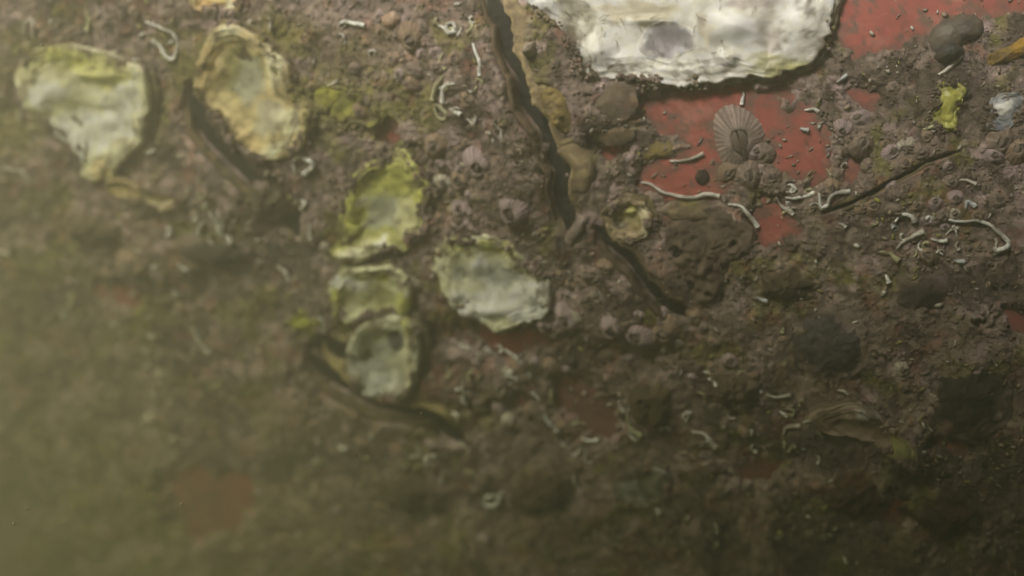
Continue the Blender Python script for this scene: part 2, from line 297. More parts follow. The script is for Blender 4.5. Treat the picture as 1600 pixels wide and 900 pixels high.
def inside(u, v, outline):
    """signed distance to a closed outline, positive inside"""
    P = catmull(outline, 2, True)
    u = np.asarray(u, float); v = np.asarray(v, float)
    lo, hi = P.min(0) - 30, P.max(0) + 30
    out = np.full(u.shape, -99.0)
    m = (u > lo[0]) & (u < hi[0]) & (v > lo[1]) & (v < hi[1])
    x, y = u[m], v[m]
    if x.size == 0: return out
    d, _, _ = seg_dist(x, y, [tuple(p) for p in P] + [tuple(P[0])])
    c = np.zeros(x.shape, bool)
    for k in range(len(P)):
        (x1, y1), (x2, y2) = P[k], P[(k + 1) % len(P)]
        if y1 == y2: continue
        c ^= ((y1 > y) != (y2 > y)) & (x < (x2 - x1) * (y - y1) / (y2 - y1) + x1)
    out[m] = np.where(c, d, -d)
    return out

def red_mask(u, v):
    m = np.full(np.shape(u), -60.0)
    for (cu, cv, ru, rv, a) in RED:
        du, dv = u - cu, v - cv
        x = du * math.cos(a) + dv * math.sin(a); y = -du * math.sin(a) + dv * math.cos(a)
        m = np.maximum(m, (1 - np.hypot(x / ru, y / rv)) * min(ru, rv))
    m = m + (fbm(u / 34, v / 34, 91, 4, 0.6) - 0.5) * 60 + (fbm(u / 9, v / 9, 95, 3) - 0.5) * 13
    return m          # > 0 is bare paint, in pixels from the edge

def crust_height(u, v, bare=False):
    u = np.asarray(u, float); v = np.asarray(v, float)
    h = 9 + (fbm(u / 130, v / 130, 1, 3) - 0.5) * 20
    h = h + (fbm(u / 42, v / 42, 5, 3) - 0.5) * 10
    d1, r1 = cells(u / 17 + 0.8 * vnoise(u / 20, v / 20, 8), v / 17 + 0.8 * vnoise(u / 20, v / 20, 9), 21)
    h = h + np.clip(0.62 - d1, 0, 1) * (1 + 3.4 * r1)
    d2, r2 = cells(u / 7.5, v / 7.5, 31)
    h = h + np.clip(0.6 - d2, 0, 1) * (0.3 + 2.6 * r2)
    h = h + (fbm(u / 6, v / 6, 41, 3, 0.6) - 0.5) * 3.0
    for (cu, cv, ru, rv, hh) in MOUNDS:
        q = ((u - cu) / ru) ** 2 + ((v - cv) / rv) ** 2
        h = h + hh * np.exp(-1.6 * q)
    h = np.maximum(h, 3.5 + (h - 3.5) * 0.15)
    for k, (path, hw, a, b) in CLEFTS.items():
        d, s, p = seg_dist(u, v, path)
        end = sstep(0, 0.12, p) * sstep(0, 0.12, 1 - p)
        wv = hw * (0.35 + 0.75 * end) * (0.9 + 0.3 * vnoise(p * 9, p * 0 + 3, 61))
        f = sstep(wv * 1.9, wv * 0.8, d)
        h = h * (1 - f) + f * np.minimum(h, 3.0)
    for a_, k_ in ([] if bare else SHELLS):
        q = sstep(1, 12, inside(u, v, a_[2]))
        h = h * (1 - q) + q * np.minimum(h, 0.5)
    for a_, k_ in ([] if bare else LUMPS):
        if 'crust' in a_: continue
        q = sstep(2, 14, inside(u, v, a_[3]))
        h = h * (1 - 0.6 * q)
    m = red_mask(u, v)
    h = h * (1 - sstep(-22, 3, m)) - 3 * sstep(-2, 5, m)
    return h

_gu = np.arange(-40, 1641, 4.0); _gv = np.arange(-40, 941, 4.0)
_GH = crust_height(*np.meshgrid(_gu, _gv), bare=True)
def hc(u, v):
    """crust height by lookup, at least the paint"""
    iu = int(np.clip((u + 40) / 4, 0, len(_gu) - 1)); iv = int(np.clip((v + 40) / 4, 0, len(_gv) - 1))
    return max(float(_GH[iv, iu]), 0.0)

# ------------------------------------------------------------------ materials
def mat(name, color=None, rough=0.75, bump=0.4, scale=700.0, vary=0.35, spec=0.35, coat=0.0, bump_dist=0.0006, attr=True, silt=0.0, silt_scale=260.0):
    m = bpy.data.materials.new(name)
    m.use_nodes = True
    t = m.node_tree; N = t.nodes; L = t.links
    p = N['Principled BSDF']
    p.inputs['Roughness'].default_value = rough
    p.inputs['Specular IOR Level'].default_value = spec
    p.inputs['Coat Weight'].default_value = coat
    tc = N.new('ShaderNodeTexCoord')
    if attr:
        a = N.new('ShaderNodeAttribute'); a.attribute_name = 'Col'
        src = a.outputs['Color']
    else:
        a = N.new('ShaderNodeRGB'); a.outputs[0].default_value = (*color, 1)
        src = a.outputs[0]
    n1 = N.new('ShaderNodeTexNoise'); n1.inputs['Scale'].default_value = scale; n1.inputs['Detail'].default_value = 6; n1.inputs['Roughness'].default_value = 0.65
    n2 = N.new('ShaderNodeTexNoise'); n2.inputs['Scale'].default_value = scale * 0.17; n2.inputs['Detail'].default_value = 4
    L.new(tc.outputs['Object'], n1.inputs['Vector']); L.new(tc.outputs['Object'], n2.inputs['Vector'])
    oi = N.new('ShaderNodeObjectInfo')
    mm = N.new('ShaderNodeMath'); mm.operation = 'ADD'
    L.new(n1.outputs[0], mm.inputs[0]); L.new(n2.outputs[0], mm.inputs[1])
    mr = N.new('ShaderNodeMapRange')
    mr.inputs['From Min'].default_value = 0.65; mr.inputs['From Max'].default_value = 1.35
    mr.inputs['To Min'].default_value = 1 - vary; mr.inputs['To Max'].default_value = 1 + vary
    L.new(mm.outputs[0], mr.inputs['Value'])
    mx = N.new('ShaderNodeMix'); mx.data_type = 'RGBA'; mx.blend_type = 'MULTIPLY'; mx.inputs[0].default_value = 1
    L.new(src, mx.inputs[6]); L.new(mr.outputs[0], mx.inputs[7])
    out = mx.outputs[2]
    if silt > 0:      # brown silt lying in patches
        n3 = N.new('ShaderNodeTexNoise'); n3.inputs['Scale'].default_value = silt_scale; n3.inputs['Detail'].default_value = 7; n3.inputs['Roughness'].default_value = 0.7
        geo = N.new('ShaderNodeNewGeometry')
        L.new(geo.outputs['Position'], n3.inputs['Vector'])
        r3 = N.new('ShaderNodeMapRange'); r3.inputs['From Min'].default_value = 0.62 - 0.3 * silt; r3.inputs['From Max'].default_value = 0.82 - 0.3 * silt; r3.inputs['To Max'].default_value = min(0.92, 0.5 + silt * 0.5)
        L.new(n3.outputs[0], r3.inputs['Value'])
        m3 = N.new('ShaderNodeMix'); m3.data_type = 'RGBA'; m3.inputs[7].default_value = (0.16, 0.118, 0.08, 1)
        L.new(r3.outputs[0], m3.inputs[0]); L.new(out, m3.inputs[6]); out = m3.outputs[2]
    L.new(out, p.inputs['Base Color'])
    b = N.new('ShaderNodeBump'); b.inputs['Strength'].default_value = bump; b.inputs['Distance'].default_value = bump_dist
    L.new(n1.outputs[0], b.inputs['Height']); L.new(b.outputs[0], p.inputs['Normal'])
    return m

M_CRUST = mat('silty_crust', rough=0.9, bump=0.6, scale=1900, vary=0.55, spec=0.2)
M_SHELL = mat('oyster_shell', rough=0.5, bump=0.35, scale=520, vary=0.16, spec=0.35, silt=0.6)
M_NACRE = mat('nacre', rough=0.38, bump=0.12, scale=420, vary=0.14, spec=0.4, silt=0.08)
M_BARN = mat('barnacle_shell', rough=0.8, bump=0.4, scale=900, vary=0.35, spec=0.2, silt=0.36, silt_scale=420)
M_TUBE = mat('worm_tube', rough=0.6, bump=0.35, scale=1100, vary=0.2, spec=0.3, silt=0.16, silt_scale=520)
M_LIP = mat('old_shell_edge', rough=0.8, bump=0.6, scale=600, vary=0.4, spec=0.25, silt=0.25)
M_SOFT = mat('soft_growth', rough=0.75, bump=0.5, scale=600, vary=0.35, spec=0.25, silt=0.45)
M_DARK = mat('mantle', color=(0.022, 0.021, 0.019), rough=0.7, bump=0.5, scale=500, vary=0.4, attr=False)
M_BLOCKER = mat('light_blocker_grey', color=(0.05, 0.045, 0.035), rough=0.9, bump=0.5, scale=40, vary=0.3, attr=False, bump_dist=0.004)  # for the added light blockers outside the frame
M_MUD = mat('harbour_mud', color=(0.045, 0.04, 0.03), rough=0.95, bump=0.5, scale=30, vary=0.3, attr=False, bump_dist=0.004)
M_PAINT = mat('red_antifouling_paint', rough=0.7, bump=0.35, scale=420, vary=0.22, spec=0.3)

# ------------------------------------------------------------------ mesh helpers
def new_mesh(name, verts, faces, material, cols=None, smooth=True):
    me = bpy.data.meshes.new(name)
    if isinstance(faces, np.ndarray):
        V = np.asarray(verts, np.float32); nf, k = faces.shape
        me.vertices.add(len(V)); me.vertices.foreach_set('co', V.ravel())
        me.loops.add(nf * k); me.loops.foreach_set('vertex_index', faces.astype(np.int32).ravel())
        me.polygons.add(nf); me.polygons.foreach_set('loop_start', np.arange(0, nf * k, k, dtype=np.int32))
        me.update(calc_edges=True)
    else:
        me.from_pydata([tuple(map(float, p)) for p in verts], [], faces)
    if cols is not None:
        a = me.color_attributes.new('Col', 'FLOAT_COLOR', 'POINT')
        c = np.ones((len(me.vertices), 4), np.float32); c[:, :3] = cols
        a.data.foreach_set('color', c.ravel())
    me.materials.append(material)
    if smooth:
        me.polygons.foreach_set('use_smooth', np.ones(len(me.polygons), bool))
    me.update()
    return me

def link(name, me, parent=None, loc=None):
    o = bpy.data.objects.new(name, me)
    C.objects.link(o)
    if parent is not None:
        o.parent = parent
    if loc is not None:
        o.location = loc
    return o

def tag(o, label=None, cat=None, group=None, kind=None):
    if label: o['label'] = label
    if cat: o['category'] = cat
    if group: o['group'] = group
    if kind: o['kind'] = kind
    return o

def grid_faces(nr, nc, wrap=False):
    r = np.arange(nr - 1)[:, None]; c = np.arange(nc if wrap else nc - 1)[None, :]
    a = r * nc + c; b = r * nc + (c + 1) % nc
    return np.stack([a, b, b + nc, a + nc], -1).reshape(-1, 4)

def mixcol(base, blobs, u, v, seed=0, fuzz=14):
    u = np.asarray(u, float); v = np.asarray(v, float)
    c = np.empty(u.shape + (3,)); c[...] = base
    uu = u + (fbm(u / 22, v / 22, seed + 3, 3) - 0.5) * fuzz * 2.4; vv = v + (fbm(u / 22, v / 22, seed + 7, 3) - 0.5) * fuzz * 2.4
    for (col, cu, cv, ru, rv, k) in blobs:
        q = np.hypot((uu - cu) / ru, (vv - cv) / rv)
        f = (min(1.0, k * 1.1) * sstep(1.1, 0.65, q))[..., None]
        c = c * (1 - f) + np.array(col) * f
    return c

# ------------------------------------------------------------------ setting: painted hull, crust, added light blockers, sea bed, water
def axis(lo, hi, fine):
    out = [np.linspace(lo - 700, lo - 60, 41)[:-1], np.linspace(lo - 60, lo, 16)[:-1], np.arange(lo, hi, fine), np.linspace(hi, hi + 60, 16), np.linspace(hi + 60, hi + 700, 41)[1:]]
    return np.concatenate(out)

pu = np.concatenate([np.linspace(-720, -20, 40), np.arange(-10, 1612, 5.0), np.linspace(1620, 2500, 40)]); pv = np.concatenate([np.linspace(-950, -20, 40), np.arange(-10, 912, 5.0), np.linspace(920, 1600, 30)])
U, V = np.meshgrid(pu, pv)
pc = np.empty(U.shape + (3,)); pc[...] = (0.50, 0.135, 0.115)
f = sstep(0.5, 0.75, fbm(U / 60, V / 60, 301, 4))[..., None]
pc = pc * (1 - f) + np.array((0.38, 0.115, 0.095)) * f
f = sstep(0.55, 0.75, fbm(U / 30 + V / 140, V / 22, 321, 4, 0.65))[..., None] * 0.6
pc = pc * (1 - f) + np.array((0.60, 0.25, 0.21)) * f
silt = 0.8 * sstep(0.55, 0.70, fbm(U / 15, V / 15, 311, 4, 0.7)) + 0.06
for (su, sv, sr, sk) in ((332, 785, 110, 0.62), (915, 640, 90, 0.8), (775, 528, 70, 0.4), (178, 465, 50, 0.5), (1590, 493, 60, 0.1), (1175, 728, 60, 0.7)):
    silt = np.maximum(silt, sk * np.exp(-((U - su) ** 2 + (V - sv) ** 2) / sr ** 2))
edge_silt = 0.75 * sstep(20, -2, red_mask(U, V) + (fbm(U / 8, V / 8, 331, 3) - 0.5) * 18)
silt = np.clip(np.maximum(silt, edge_silt), 0, 0.85)[..., None]
pc = pc * (1 - silt) + np.array((0.19, 0.14, 0.115)) * silt
hull_o = link('hull_paint', new_mesh('hull_paint', warp(U, V, (fbm(U / 25, V / 25, 305, 3) - 0.5) * 1.2).reshape(-1, 3), grid_faces(*U.shape), M_PAINT, pc.reshape(-1, 3)))
tag(hull_o, kind='structure', label='boat hull coated in chalky red antifouling paint')

def crust_colour(U, V):
    c = np.empty(U.shape + (3,)); c[...] = (0.158, 0.122, 0.104)
    def bl(c, mask, col):
        return c * (1 - mask[..., None]) + np.array(col) * mask[..., None]
    c = bl(c, sstep(0.46, 0.66, fbm(U / 60, V / 60, 211, 4)) * 0.7, (0.225, 0.172, 0.150))
    c = bl(c, sstep(0.52, 0.68, fbm(U / 75, V / 75, 231, 4)) * 0.8, (0.070, 0.052, 0.042))
    c = bl(c, sstep(0.54, 0.70, fbm(U / 60, V / 60, 241, 4)) * 0.8, (0.150, 0.138, 0.045))
    c = bl(c, sstep(0.56, 0.72, fbm(U / 34, V / 34, 251, 4)) * 0.8, (0.31, 0.235, 0.235))
    c = bl(c, sstep(0.56, 0.70, fbm(U / 16, V / 16, 261, 3)) * 0.5, (0.27, 0.215, 0.185))
    c = bl(c, sstep(0.60, 0.74, fbm(U / 14, V / 14, 271, 3)) * 0.6, (0.05, 0.04, 0.032))
    c = bl(c, sstep(0.64, 0.74, fbm(U / 26, V / 26, 281, 3)) * 0.35, (0.24, 0.10, 0.07))
    wob = (fbm(U / 24, V / 24, 291, 3) - 0.5) * 1.4
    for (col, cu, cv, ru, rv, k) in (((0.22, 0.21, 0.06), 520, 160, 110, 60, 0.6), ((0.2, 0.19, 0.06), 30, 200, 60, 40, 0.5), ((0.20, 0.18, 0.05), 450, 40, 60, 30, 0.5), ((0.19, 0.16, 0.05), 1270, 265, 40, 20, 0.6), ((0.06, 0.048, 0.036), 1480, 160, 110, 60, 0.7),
                                     ((0.055, 0.05, 0.04), 420, 400, 130, 40, 0.7), ((0.05, 0.045, 0.036), 460, 710, 110, 34, 0.7), ((0.025, 0.023, 0.02), 530, 540, 34, 22, 0.95), ((0.03, 0.028, 0.024), 360, 240, 30, 30, 0.6), ((0.06, 0.05, 0.036), 880, 560, 70, 30, 0.6), ((0.05, 0.04, 0.03), 1300, 700, 90, 40, 0.6), ((0.24, 0.18, 0.14), 500, 640, 110, 40, 0.6), ((0.24, 0.185, 0.14), 470, 800, 110, 60, 0.6),  # near-black spots paint the shade of the hollow and the upper slit
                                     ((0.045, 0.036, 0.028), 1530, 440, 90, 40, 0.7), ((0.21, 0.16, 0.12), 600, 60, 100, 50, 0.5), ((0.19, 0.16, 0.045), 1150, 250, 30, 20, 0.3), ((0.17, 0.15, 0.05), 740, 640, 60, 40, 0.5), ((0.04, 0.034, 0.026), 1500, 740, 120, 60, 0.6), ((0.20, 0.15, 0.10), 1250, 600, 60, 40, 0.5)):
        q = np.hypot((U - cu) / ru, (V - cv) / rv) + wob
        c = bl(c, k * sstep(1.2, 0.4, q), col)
    return c * (1.05 + 0.95 * fbm(U / 8, V / 8, 221, 3, 0.6))[..., None]

au = axis(-8, 1610, 1.9); av = axis(-8, 910, 1.9)
U, V = np.meshgrid(au, av)
H = crust_height(U, V)
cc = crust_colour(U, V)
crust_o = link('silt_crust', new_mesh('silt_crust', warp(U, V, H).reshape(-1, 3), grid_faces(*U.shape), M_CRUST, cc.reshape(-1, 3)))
tag(crust_o, 'lumpy brown crust of silt and turf growing over the red hull', 'crust', kind='stuff')

def box(name, lo, hi, m):
    (x0, y0, z0), (x1, y1, z1) = lo, hi
    vs = [(x, y, z) for x in (x0, x1) for y in (y0, y1) for z in (z0, z1)]
    fs = [(0, 1, 3, 2), (4, 6, 7, 5), (0, 4, 5, 1), (2, 3, 7, 6), (0, 2, 6, 4), (1, 5, 7, 3)]
    me = bpy.data.meshes.new(name); me.from_pydata(vs, [], fs); me.update()
    if m: me.materials.append(m)
    return link(name, me)
blocker = box('light_blocker_back', (-0.36, -0.62, -1.2), (2.2, -0.12, 0.332), M_BLOCKER)  # added out of frame to shade the lower right
tag(blocker, 'added unseen slab blocking light from behind the camera', kind='structure')
blocker2 = box('light_blocker_right', (0.34, -0.118, -1.2), (2.2, 0.9, 0.330), M_BLOCKER)  # added out of frame, cuts off light from the right
tag(blocker2, 'added unseen block keeping light off the hull from the right', kind='structure')
blocker_top = box('light_blocker_above', (0.08, -0.117, 0.25), (2.2, 0.245, 0.328), M_BLOCKER)  # added overhead out of frame, blocks sky light on the right
tag(blocker_top, 'added unseen slab blocking overhead light on the right', kind='structure')
bed = box('sea_bed', (-0.97, -0.63, -0.7), (2.3, 1.4, -0.6), M_MUD)
tag(bed, 'dark mud of the harbour bed', kind='structure')

haze = box('haze', (-1.0, -0.66, -1.7), (2.4, 1.5, 0.40), None)
hm = bpy.data.materials.new('murky_water'); hm.use_nodes = True
t = hm.node_tree; t.nodes.clear()
pvn = t.nodes.new('ShaderNodeVolumePrincipled')
pvn.inputs['Color'].default_value = (0.76, 0.72, 0.50, 1)
pvn.inputs['Absorption Color'].default_value = (1.0, 1.0, 0.02, 1)
pvn.inputs['Density'].default_value = 2.65
pvn.inputs['Anisotropy'].default_value = 0.0
mo = t.nodes.new('ShaderNodeOutputMaterial')
t.links.new(pvn.outputs[0], mo.inputs['Volume'])
haze.data.materials.append(hm)
tag(haze, 'murky greenish water thick with fine silt', 'haze', kind='stuff')
#BODY
# ------------------------------------------------------------------ polar patches: oyster shells, sponges, lumps
def patch(name, outline, hfun, colfun, material, parent=None, center=None, rings=30, smooth_n=8, seed=0, wob=3.0, org=None, base=None, edge=None):
    """a closed shell over an outline; hfun(t, ang, u, v) -> height, t runs 0 (middle) .. 1 (rim) and on to 1.12, where it dives into the crust"""
    P = catmull(outline, smooth_n, True)
    c = np.array(center) if center is not None else P.mean(0)
    n = len(P)
    ts = np.concatenate([np.linspace(0.02, 0.7, rings // 2, endpoint=False), np.linspace(0.7, 1.0, rings // 2), [1.02, 1.03, 1.0]])
    ang = np.arctan2(P[:, 1] - c[1], P[:, 0] - c[0])
    T, A = np.meshgrid(ts, ang, indexing='ij')
    R = P[None] - c
    wobn = 1 + (fbm(P[:, 0] / 9, P[:, 1] / 9, seed + 51, 3) - 0.5)[None, :] * wob * 2 / np.maximum(np.hypot(*(P - c).T), 8)[None] * sstep(0.5, 1, T)
    uu = c[0] + R[..., 0] * T * wobn; vv = c[1] + R[..., 1] * T * wobn
    b = base if base is not None else float(np.median([hc(x, y) for x, y in P[::4]]))
    hh = hfun(np.minimum(T, 1.0), A, uu, vv) + b
    if edge is None:
        hh[-2] = b - 1.5; hh[-1] = b - 8.0; hh[-3] = hh[-4] - 1.2
    else:
        hh[-3] = hh[-4] - 0.4; hh[-2] = hh[-4] - edge; hh[-1] = hh[-4] - edge * 2
    X = warp(uu, vv, hh).reshape(-1, 3)
    col = colfun(np.minimum(T, 1.0), A, uu, vv).reshape(-1, 3)
    cen = warp(c[0], c[1], hfun(np.array([0.0]), np.array([0.0]), c[:1], c[1:])[0] + b)
    X = np.vstack([X, cen[None]]); col = np.vstack([col, col[:n].mean(0)[None]])
    o = org if org is not None else warp(c[0], c[1], b)
    F = [tuple(f) for f in grid_faces(len(ts), n, True)]
    F += [(len(X) - 1, (k + 1) % n, k) for k in range(n)]
    me = new_mesh(name, X - o, F, material, col)
    return link(name, me, parent, None if parent is not None else Vector(o))

def empty(name, loc):
    e = bpy.data.objects.new(name, None)
    C.objects.link(e); e.location = Vector(loc); e.empty_display_size = 0.005
    return e

def scale_pts(pts, c, f, dx=0, dy=0):
    return [(c[0] + (x - c[0]) * f + dx, c[1] + (y - c[1]) * f + dy) for x, y in pts]

def oyster(name, label, outline, base_col, blobs, bumps, rim=13, cup=6, seed=0, scar=None, layers=2, center=None, group=None, edge_col=None, rough=1.0, wob=4.0, lift=0.0, lamk=1.0):
    P = np.array(outline, float); c = np.array(center) if center is not None else P.mean(0)
    b = float(np.median([hc(x, y) for x, y in catmull(outline, 3, True)])) * 0.7 + lift
    o = warp(c[0], c[1], b)
    e = empty(name, o)
    tag(e, label, 'oyster', group)
    def hf(t, a, u, v):
        t = np.asarray(t, float)
        lam = (vnoise(t * 9 + 0.9 * vnoise(np.cos(a) * 3 + 5, np.sin(a) * 3 + 5, seed), np.cos(a) * 2 + np.sin(a) * 3 + 9, seed + 5) - 0.5) * 7 * lamk * sstep(0.35, 0.95, t)
        ruff = ((fbm(np.asarray(u) / 26, np.asarray(v) / 26, seed + 9, 3) - 0.5) * (4 + 7 * t) + (fbm(np.asarray(u) / 9, np.asarray(v) / 9, seed + 19, 2) - 0.5) * 3.5 * sstep(0.6, 1, t)) * rough
        saw = np.mod(t * 11 + 1.6 * fbm(np.cos(a) * 2 + 7, np.sin(a) * 2 + 7, seed + 13, 3), 1.0)
        h = cup + (rim - cup) * sstep(0.45, 0.97, t) + lam * 0.6 + ruff + (saw ** 2 - 0.4) * 1.6 * sstep(0.55, 0.9, t)
        for (cu, cv, ru, rv, hh) in bumps:
            q = ((u - cu) / ru) ** 2 + ((v - cv) / rv) ** 2
            h = h + hh * np.exp(-1.8 * q)
        return np.maximum(h, 1.5)
    def cf(t, a, u, v):
        col = mixcol(base_col, blobs, u, v, seed)
        n = fbm(u / 10, v / 10, seed + 21, 4, 0.6)
        col = col * (0.62 + 0.76 * n)[..., None]
        gs = sstep(0.5, 0.72, fbm(u / 26, v / 26, seed + 25, 4, 0.6))[..., None] * 0.22
        col = col * (1 - gs) + np.array((0.40, 0.39, 0.25)) * gs
        lin = vnoise(t * 16 + 1.5 * fbm(u / 30, v / 30, seed + 31, 2), np.cos(a) * 1.5 + np.sin(a) + 4, seed + 33)
        col = col * (1 - 0.30 * (sstep(0.5, 0.85, lin) * sstep(0.4, 0.9, t))[..., None])
        dirt = sstep(0.56, 0.70, fbm(u / 20, v / 20, seed + 41, 4, 0.65) + 0.10 * (sstep(0.6, 1.0, t) - 0.6)) * sstep(0.3, 0.9, t) * 0.7
        col = np.clip(col * 1.22, 0, 0.9)
        return col * (1 - dirt[..., None]) + np.array((0.16, 0.125, 0.085)) * dirt[..., None]
    vo = patch('valve', outline, hf, cf, M_NACRE, e, c, rings=36, seed=seed, wob=wob, org=o, base=b)
    ec = np.array(edge_col if edge_col else base_col) * 0.75
    for k in range(layers):        # older growth layers sticking out under the rim
        r = random.Random(seed * 31 + k)
        f = 1 + (4.5 + 4.5 * k) / float(np.mean(np.hypot(*(P - c).T)))
        pts = [(c[0] + (x - c[0]) * (f + r.uniform(-0.03, 0.02)), c[1] + (y - c[1]) * (f + r.uniform(-0.03, 0.02))) for x, y in outline]
        def hf2(t, a, u, v, k=k):
            return rim * (0.62 - 0.26 * k) * sstep(0.2, 0.8, t) + (fbm(np.asarray(u) / 9, np.asarray(v) / 9, seed + 61 + k, 3) - 0.5) * 4 * t - 1
        def cf2(t, a, u, v, k=k):
            n = fbm(u / 12, v / 12, seed + 71 + k, 4, 0.6)
            m = sstep(0.4, 0.7, n)[..., None]
            return (ec * (1 - m) + np.array((0.12, 0.09, 0.05)) * m) * (0.8 + 0.4 * fbm(u / 5, v / 5, seed + 3, 2))[..., None]
        patch('growth_layer', pts, hf2, cf2, M_SHELL, e, c, rings=14, seed=seed + 5 * k, wob=5.0, org=o, base=b - 1)
    if scar:
        su, sv, ru, rv, a, scol, hh = scar
        def hf3(t, a_, u, v):
            u = np.asarray(u, float); v = np.asarray(v, float)
            Q = catmull(outline, 8, True) - c
            qa = np.arctan2(Q[:, 1], Q[:, 0]); od = np.argsort(qa)
            an = np.arctan2(v - c[1], u - c[0])
            rr = np.interp(an, qa[od], np.hypot(Q[:, 0], Q[:, 1])[od], period=2 * math.pi)
            return hf(np.hypot(u - c[0], v - c[1]) / rr, an, u, v) + 0.4 + (1 - np.asarray(t) ** 2) * hh
        def cf3(t, a_, u, v):
            e_ = sstep(0.7, 1.05, t + (fbm(u / 12, v / 12, seed + 87, 3) - 0.5) * 0.5)[..., None]
            return np.array(scol) * (0.65 + 0.7 * fbm(u / 11, v / 11, seed + 83, 4))[..., None] * (1 - e_) + cf(t * 0, a_, u, v) * e_
        s = patch('muscle_scar', ellipse(su, sv, ru, rv, a, 12, 0.12, seed), hf3, cf3, M_NACRE, vo, None, rings=12, seed=seed + 3, org=o, base=b, edge=1.5)
    return e

for a_k, k_k in SHELLS:
    oyster(*a_k, **k_k)

# ------------------------------------------------------------------ gaping oysters: two lips and the dark mantle between them
def ribbon(name, P, off, half, hts, colfun, material, parent, org, seed=0, taper=0.25):
    """a thick lip swept along the slit P, `off` pixels to its side, `half` wide; its height runs over the list hts"""
    n = len(P)
    tan = np.gradient(P, axis=0); tan /= np.linalg.norm(tan, axis=1, keepdims=True)
    nor = np.stack([-tan[:, 1], tan[:, 0]], 1)
    L = np.concatenate([[0], np.cumsum(np.linalg.norm(np.diff(P, axis=0), axis=1))])
    p = L / L[-1]
    tp = sstep(0, taper, p) * sstep(0, taper, 1 - p)
    sg = 1 if off >= 0 else -1
    prof = np.array([(-1.0, -6), (-1.06, hts[0] * 0.5), (-0.95, hts[0]), (-0.62, hts[1]), (-0.2, hts[2]), (0.25, hts[3]), (0.7, hts[4]), (1.0, hts[5]), (1.15, -5)])
    wv = (fbm(L / 22, L * 0 + seed, seed, 4, 0.6) - 0.5) * 1.7
    rows = []
    base = np.array([max(hc(x, y), 3.0) for x, y in P + nor * (sg * (abs(off) + half * 0.6 + 6))]); base = np.convolve(np.pad(base, 18, mode='edge'), np.ones(37) / 37, 'valid') * 0.6 + 2
    for k, (a, h) in enumerate(prof):
        o = sg * (abs(off) + wv * min(half, 9) * 0.9 + a * half * (0.45 + 0.55 * tp))
        q = P + nor * o[:, None]
        lay = (fbm(L / 17, L * 0 + k * 0.7, seed + 3, 4, 0.55) - 0.5) * 7
        rows.append((q[:, 0], q[:, 1], base * (0.3 + 0.7 * tp) + (h * (0.35 + 0.65 * tp) + lay * (h > 0))))
    uu = np.array([r[0] for r in rows]); vv = np.array([r[1] for r in rows]); hh = np.array([r[2] for r in rows])
    X = warp(uu, vv, hh).reshape(-1, 3)
    a = np.repeat(prof[:, 0][:, None], n, 1)
    col = colfun(a, np.repeat(p[None], len(prof), 0), uu, vv).reshape(-1, 3)
    nf = grid_faces(len(prof), n)
    return link(name, new_mesh(name, X - org, nf, material, col), parent)

def gaping(key, label, cl, cr, hl, hr, seed):
    path, hw, a, b = CLEFTS[key]
    P = catmull(path, 14)
    mid = P[len(P) // 2]
    org = warp(mid[0], mid[1], 2.0)
    e = empty('gaping_oyster', org); tag(e, label, 'oyster')
    def cf(c0, c1):
        def f(s, p, u, v):
            n = fbm(u / 12, v / 12, seed + 5, 4, 0.6)
            m = sstep(0.35, 0.7, n)[..., None]
            c = np.array(c0) * (1 - m) + np.array(c1) * m
            st = vnoise(s * 3.5 + 0.8 * vnoise(p * 14, p * 0, seed + 9), p * 5, seed + 8)
            return c * (0.7 + 0.6 * st)[..., None]
        return f
    ribbon('valve', P, -(hw + a * 1.05), a, hl, cf(*cl), M_LIP, e, org, seed)
    ribbon('valve', P, (hw + b * 1.05), b, hr, cf(*cr), M_LIP, e, org, seed + 40)
    # the dark body inside; in the hollow this strip is painted shade
    n = len(P); tan = np.gradient(P, axis=0); tan /= np.linalg.norm(tan, axis=1, keepdims=True)
    nor = np.stack([-tan[:, 1], tan[:, 0]], 1); p = np.linspace(0, 1, n); tp = sstep(0, 0.15, p) * sstep(0, 0.15, 1 - p)
    rows = []
    for s, h in ((-1.25, 2.0), (-0.8, 4.6), (-0.3, 3.6), (0.1, 5.0), (0.5, 3.8), (0.9, 4.8), (1.25, 2.0)):
        q = P + nor * (s * hw * (0.4 + 0.6 * tp))[:, None]
        rows.append((q[:, 0], q[:, 1], h + (fbm(q[:, 0] / 8, q[:, 1] / 8, seed + 77, 2) - 0.5) * 3))
    uu, vv, hh = [np.array([r[i] for r in rows]) for i in range(3)]
    link('mantle', new_mesh('mantle', warp(uu, vv, hh).reshape(-1, 3) - org, grid_faces(len(rows), n), M_DARK), e)
    return e

gaping('long', 'long upright gaping oyster with broad brown lip and dark slit beside the white shell',
       ((0.46, 0.36, 0.21), (0.27, 0.20, 0.13)), ((0.20, 0.145, 0.10), (0.12, 0.085, 0.055)), (13, 17, 15, 13, 10, 3), (8, 11, 12, 10, 6, 2), 401)
gaping('upper', 'gaping oyster with a grey curved slit below the olive oyster',
       ((0.14, 0.11, 0.07), (0.09, 0.07, 0.045)), ((0.20, 0.15, 0.09), (0.10, 0.08, 0.05)), (3, 5, 6, 5, 3, 1), (2, 4, 5, 4, 3, 1), 421)
gaping('lower', 'gaping oyster with a tan wavy lip below the grey cupped shell',
       ((0.36, 0.29, 0.14), (0.22, 0.17, 0.09)), ((0.15, 0.115, 0.07), (0.10, 0.075, 0.045)), (9, 11, 12, 10, 7, 3), (4, 6, 7, 6, 4, 2), 441)
gaping('short', 'gaping oyster with a short dark slit under the small round ringed shell',
       ((0.18, 0.13, 0.085), (0.11, 0.08, 0.05)), ((0.14, 0.10, 0.07), (0.10, 0.07, 0.05)), (8, 10, 11, 10, 7, 3), (5, 8, 9, 8, 6, 2), 461)
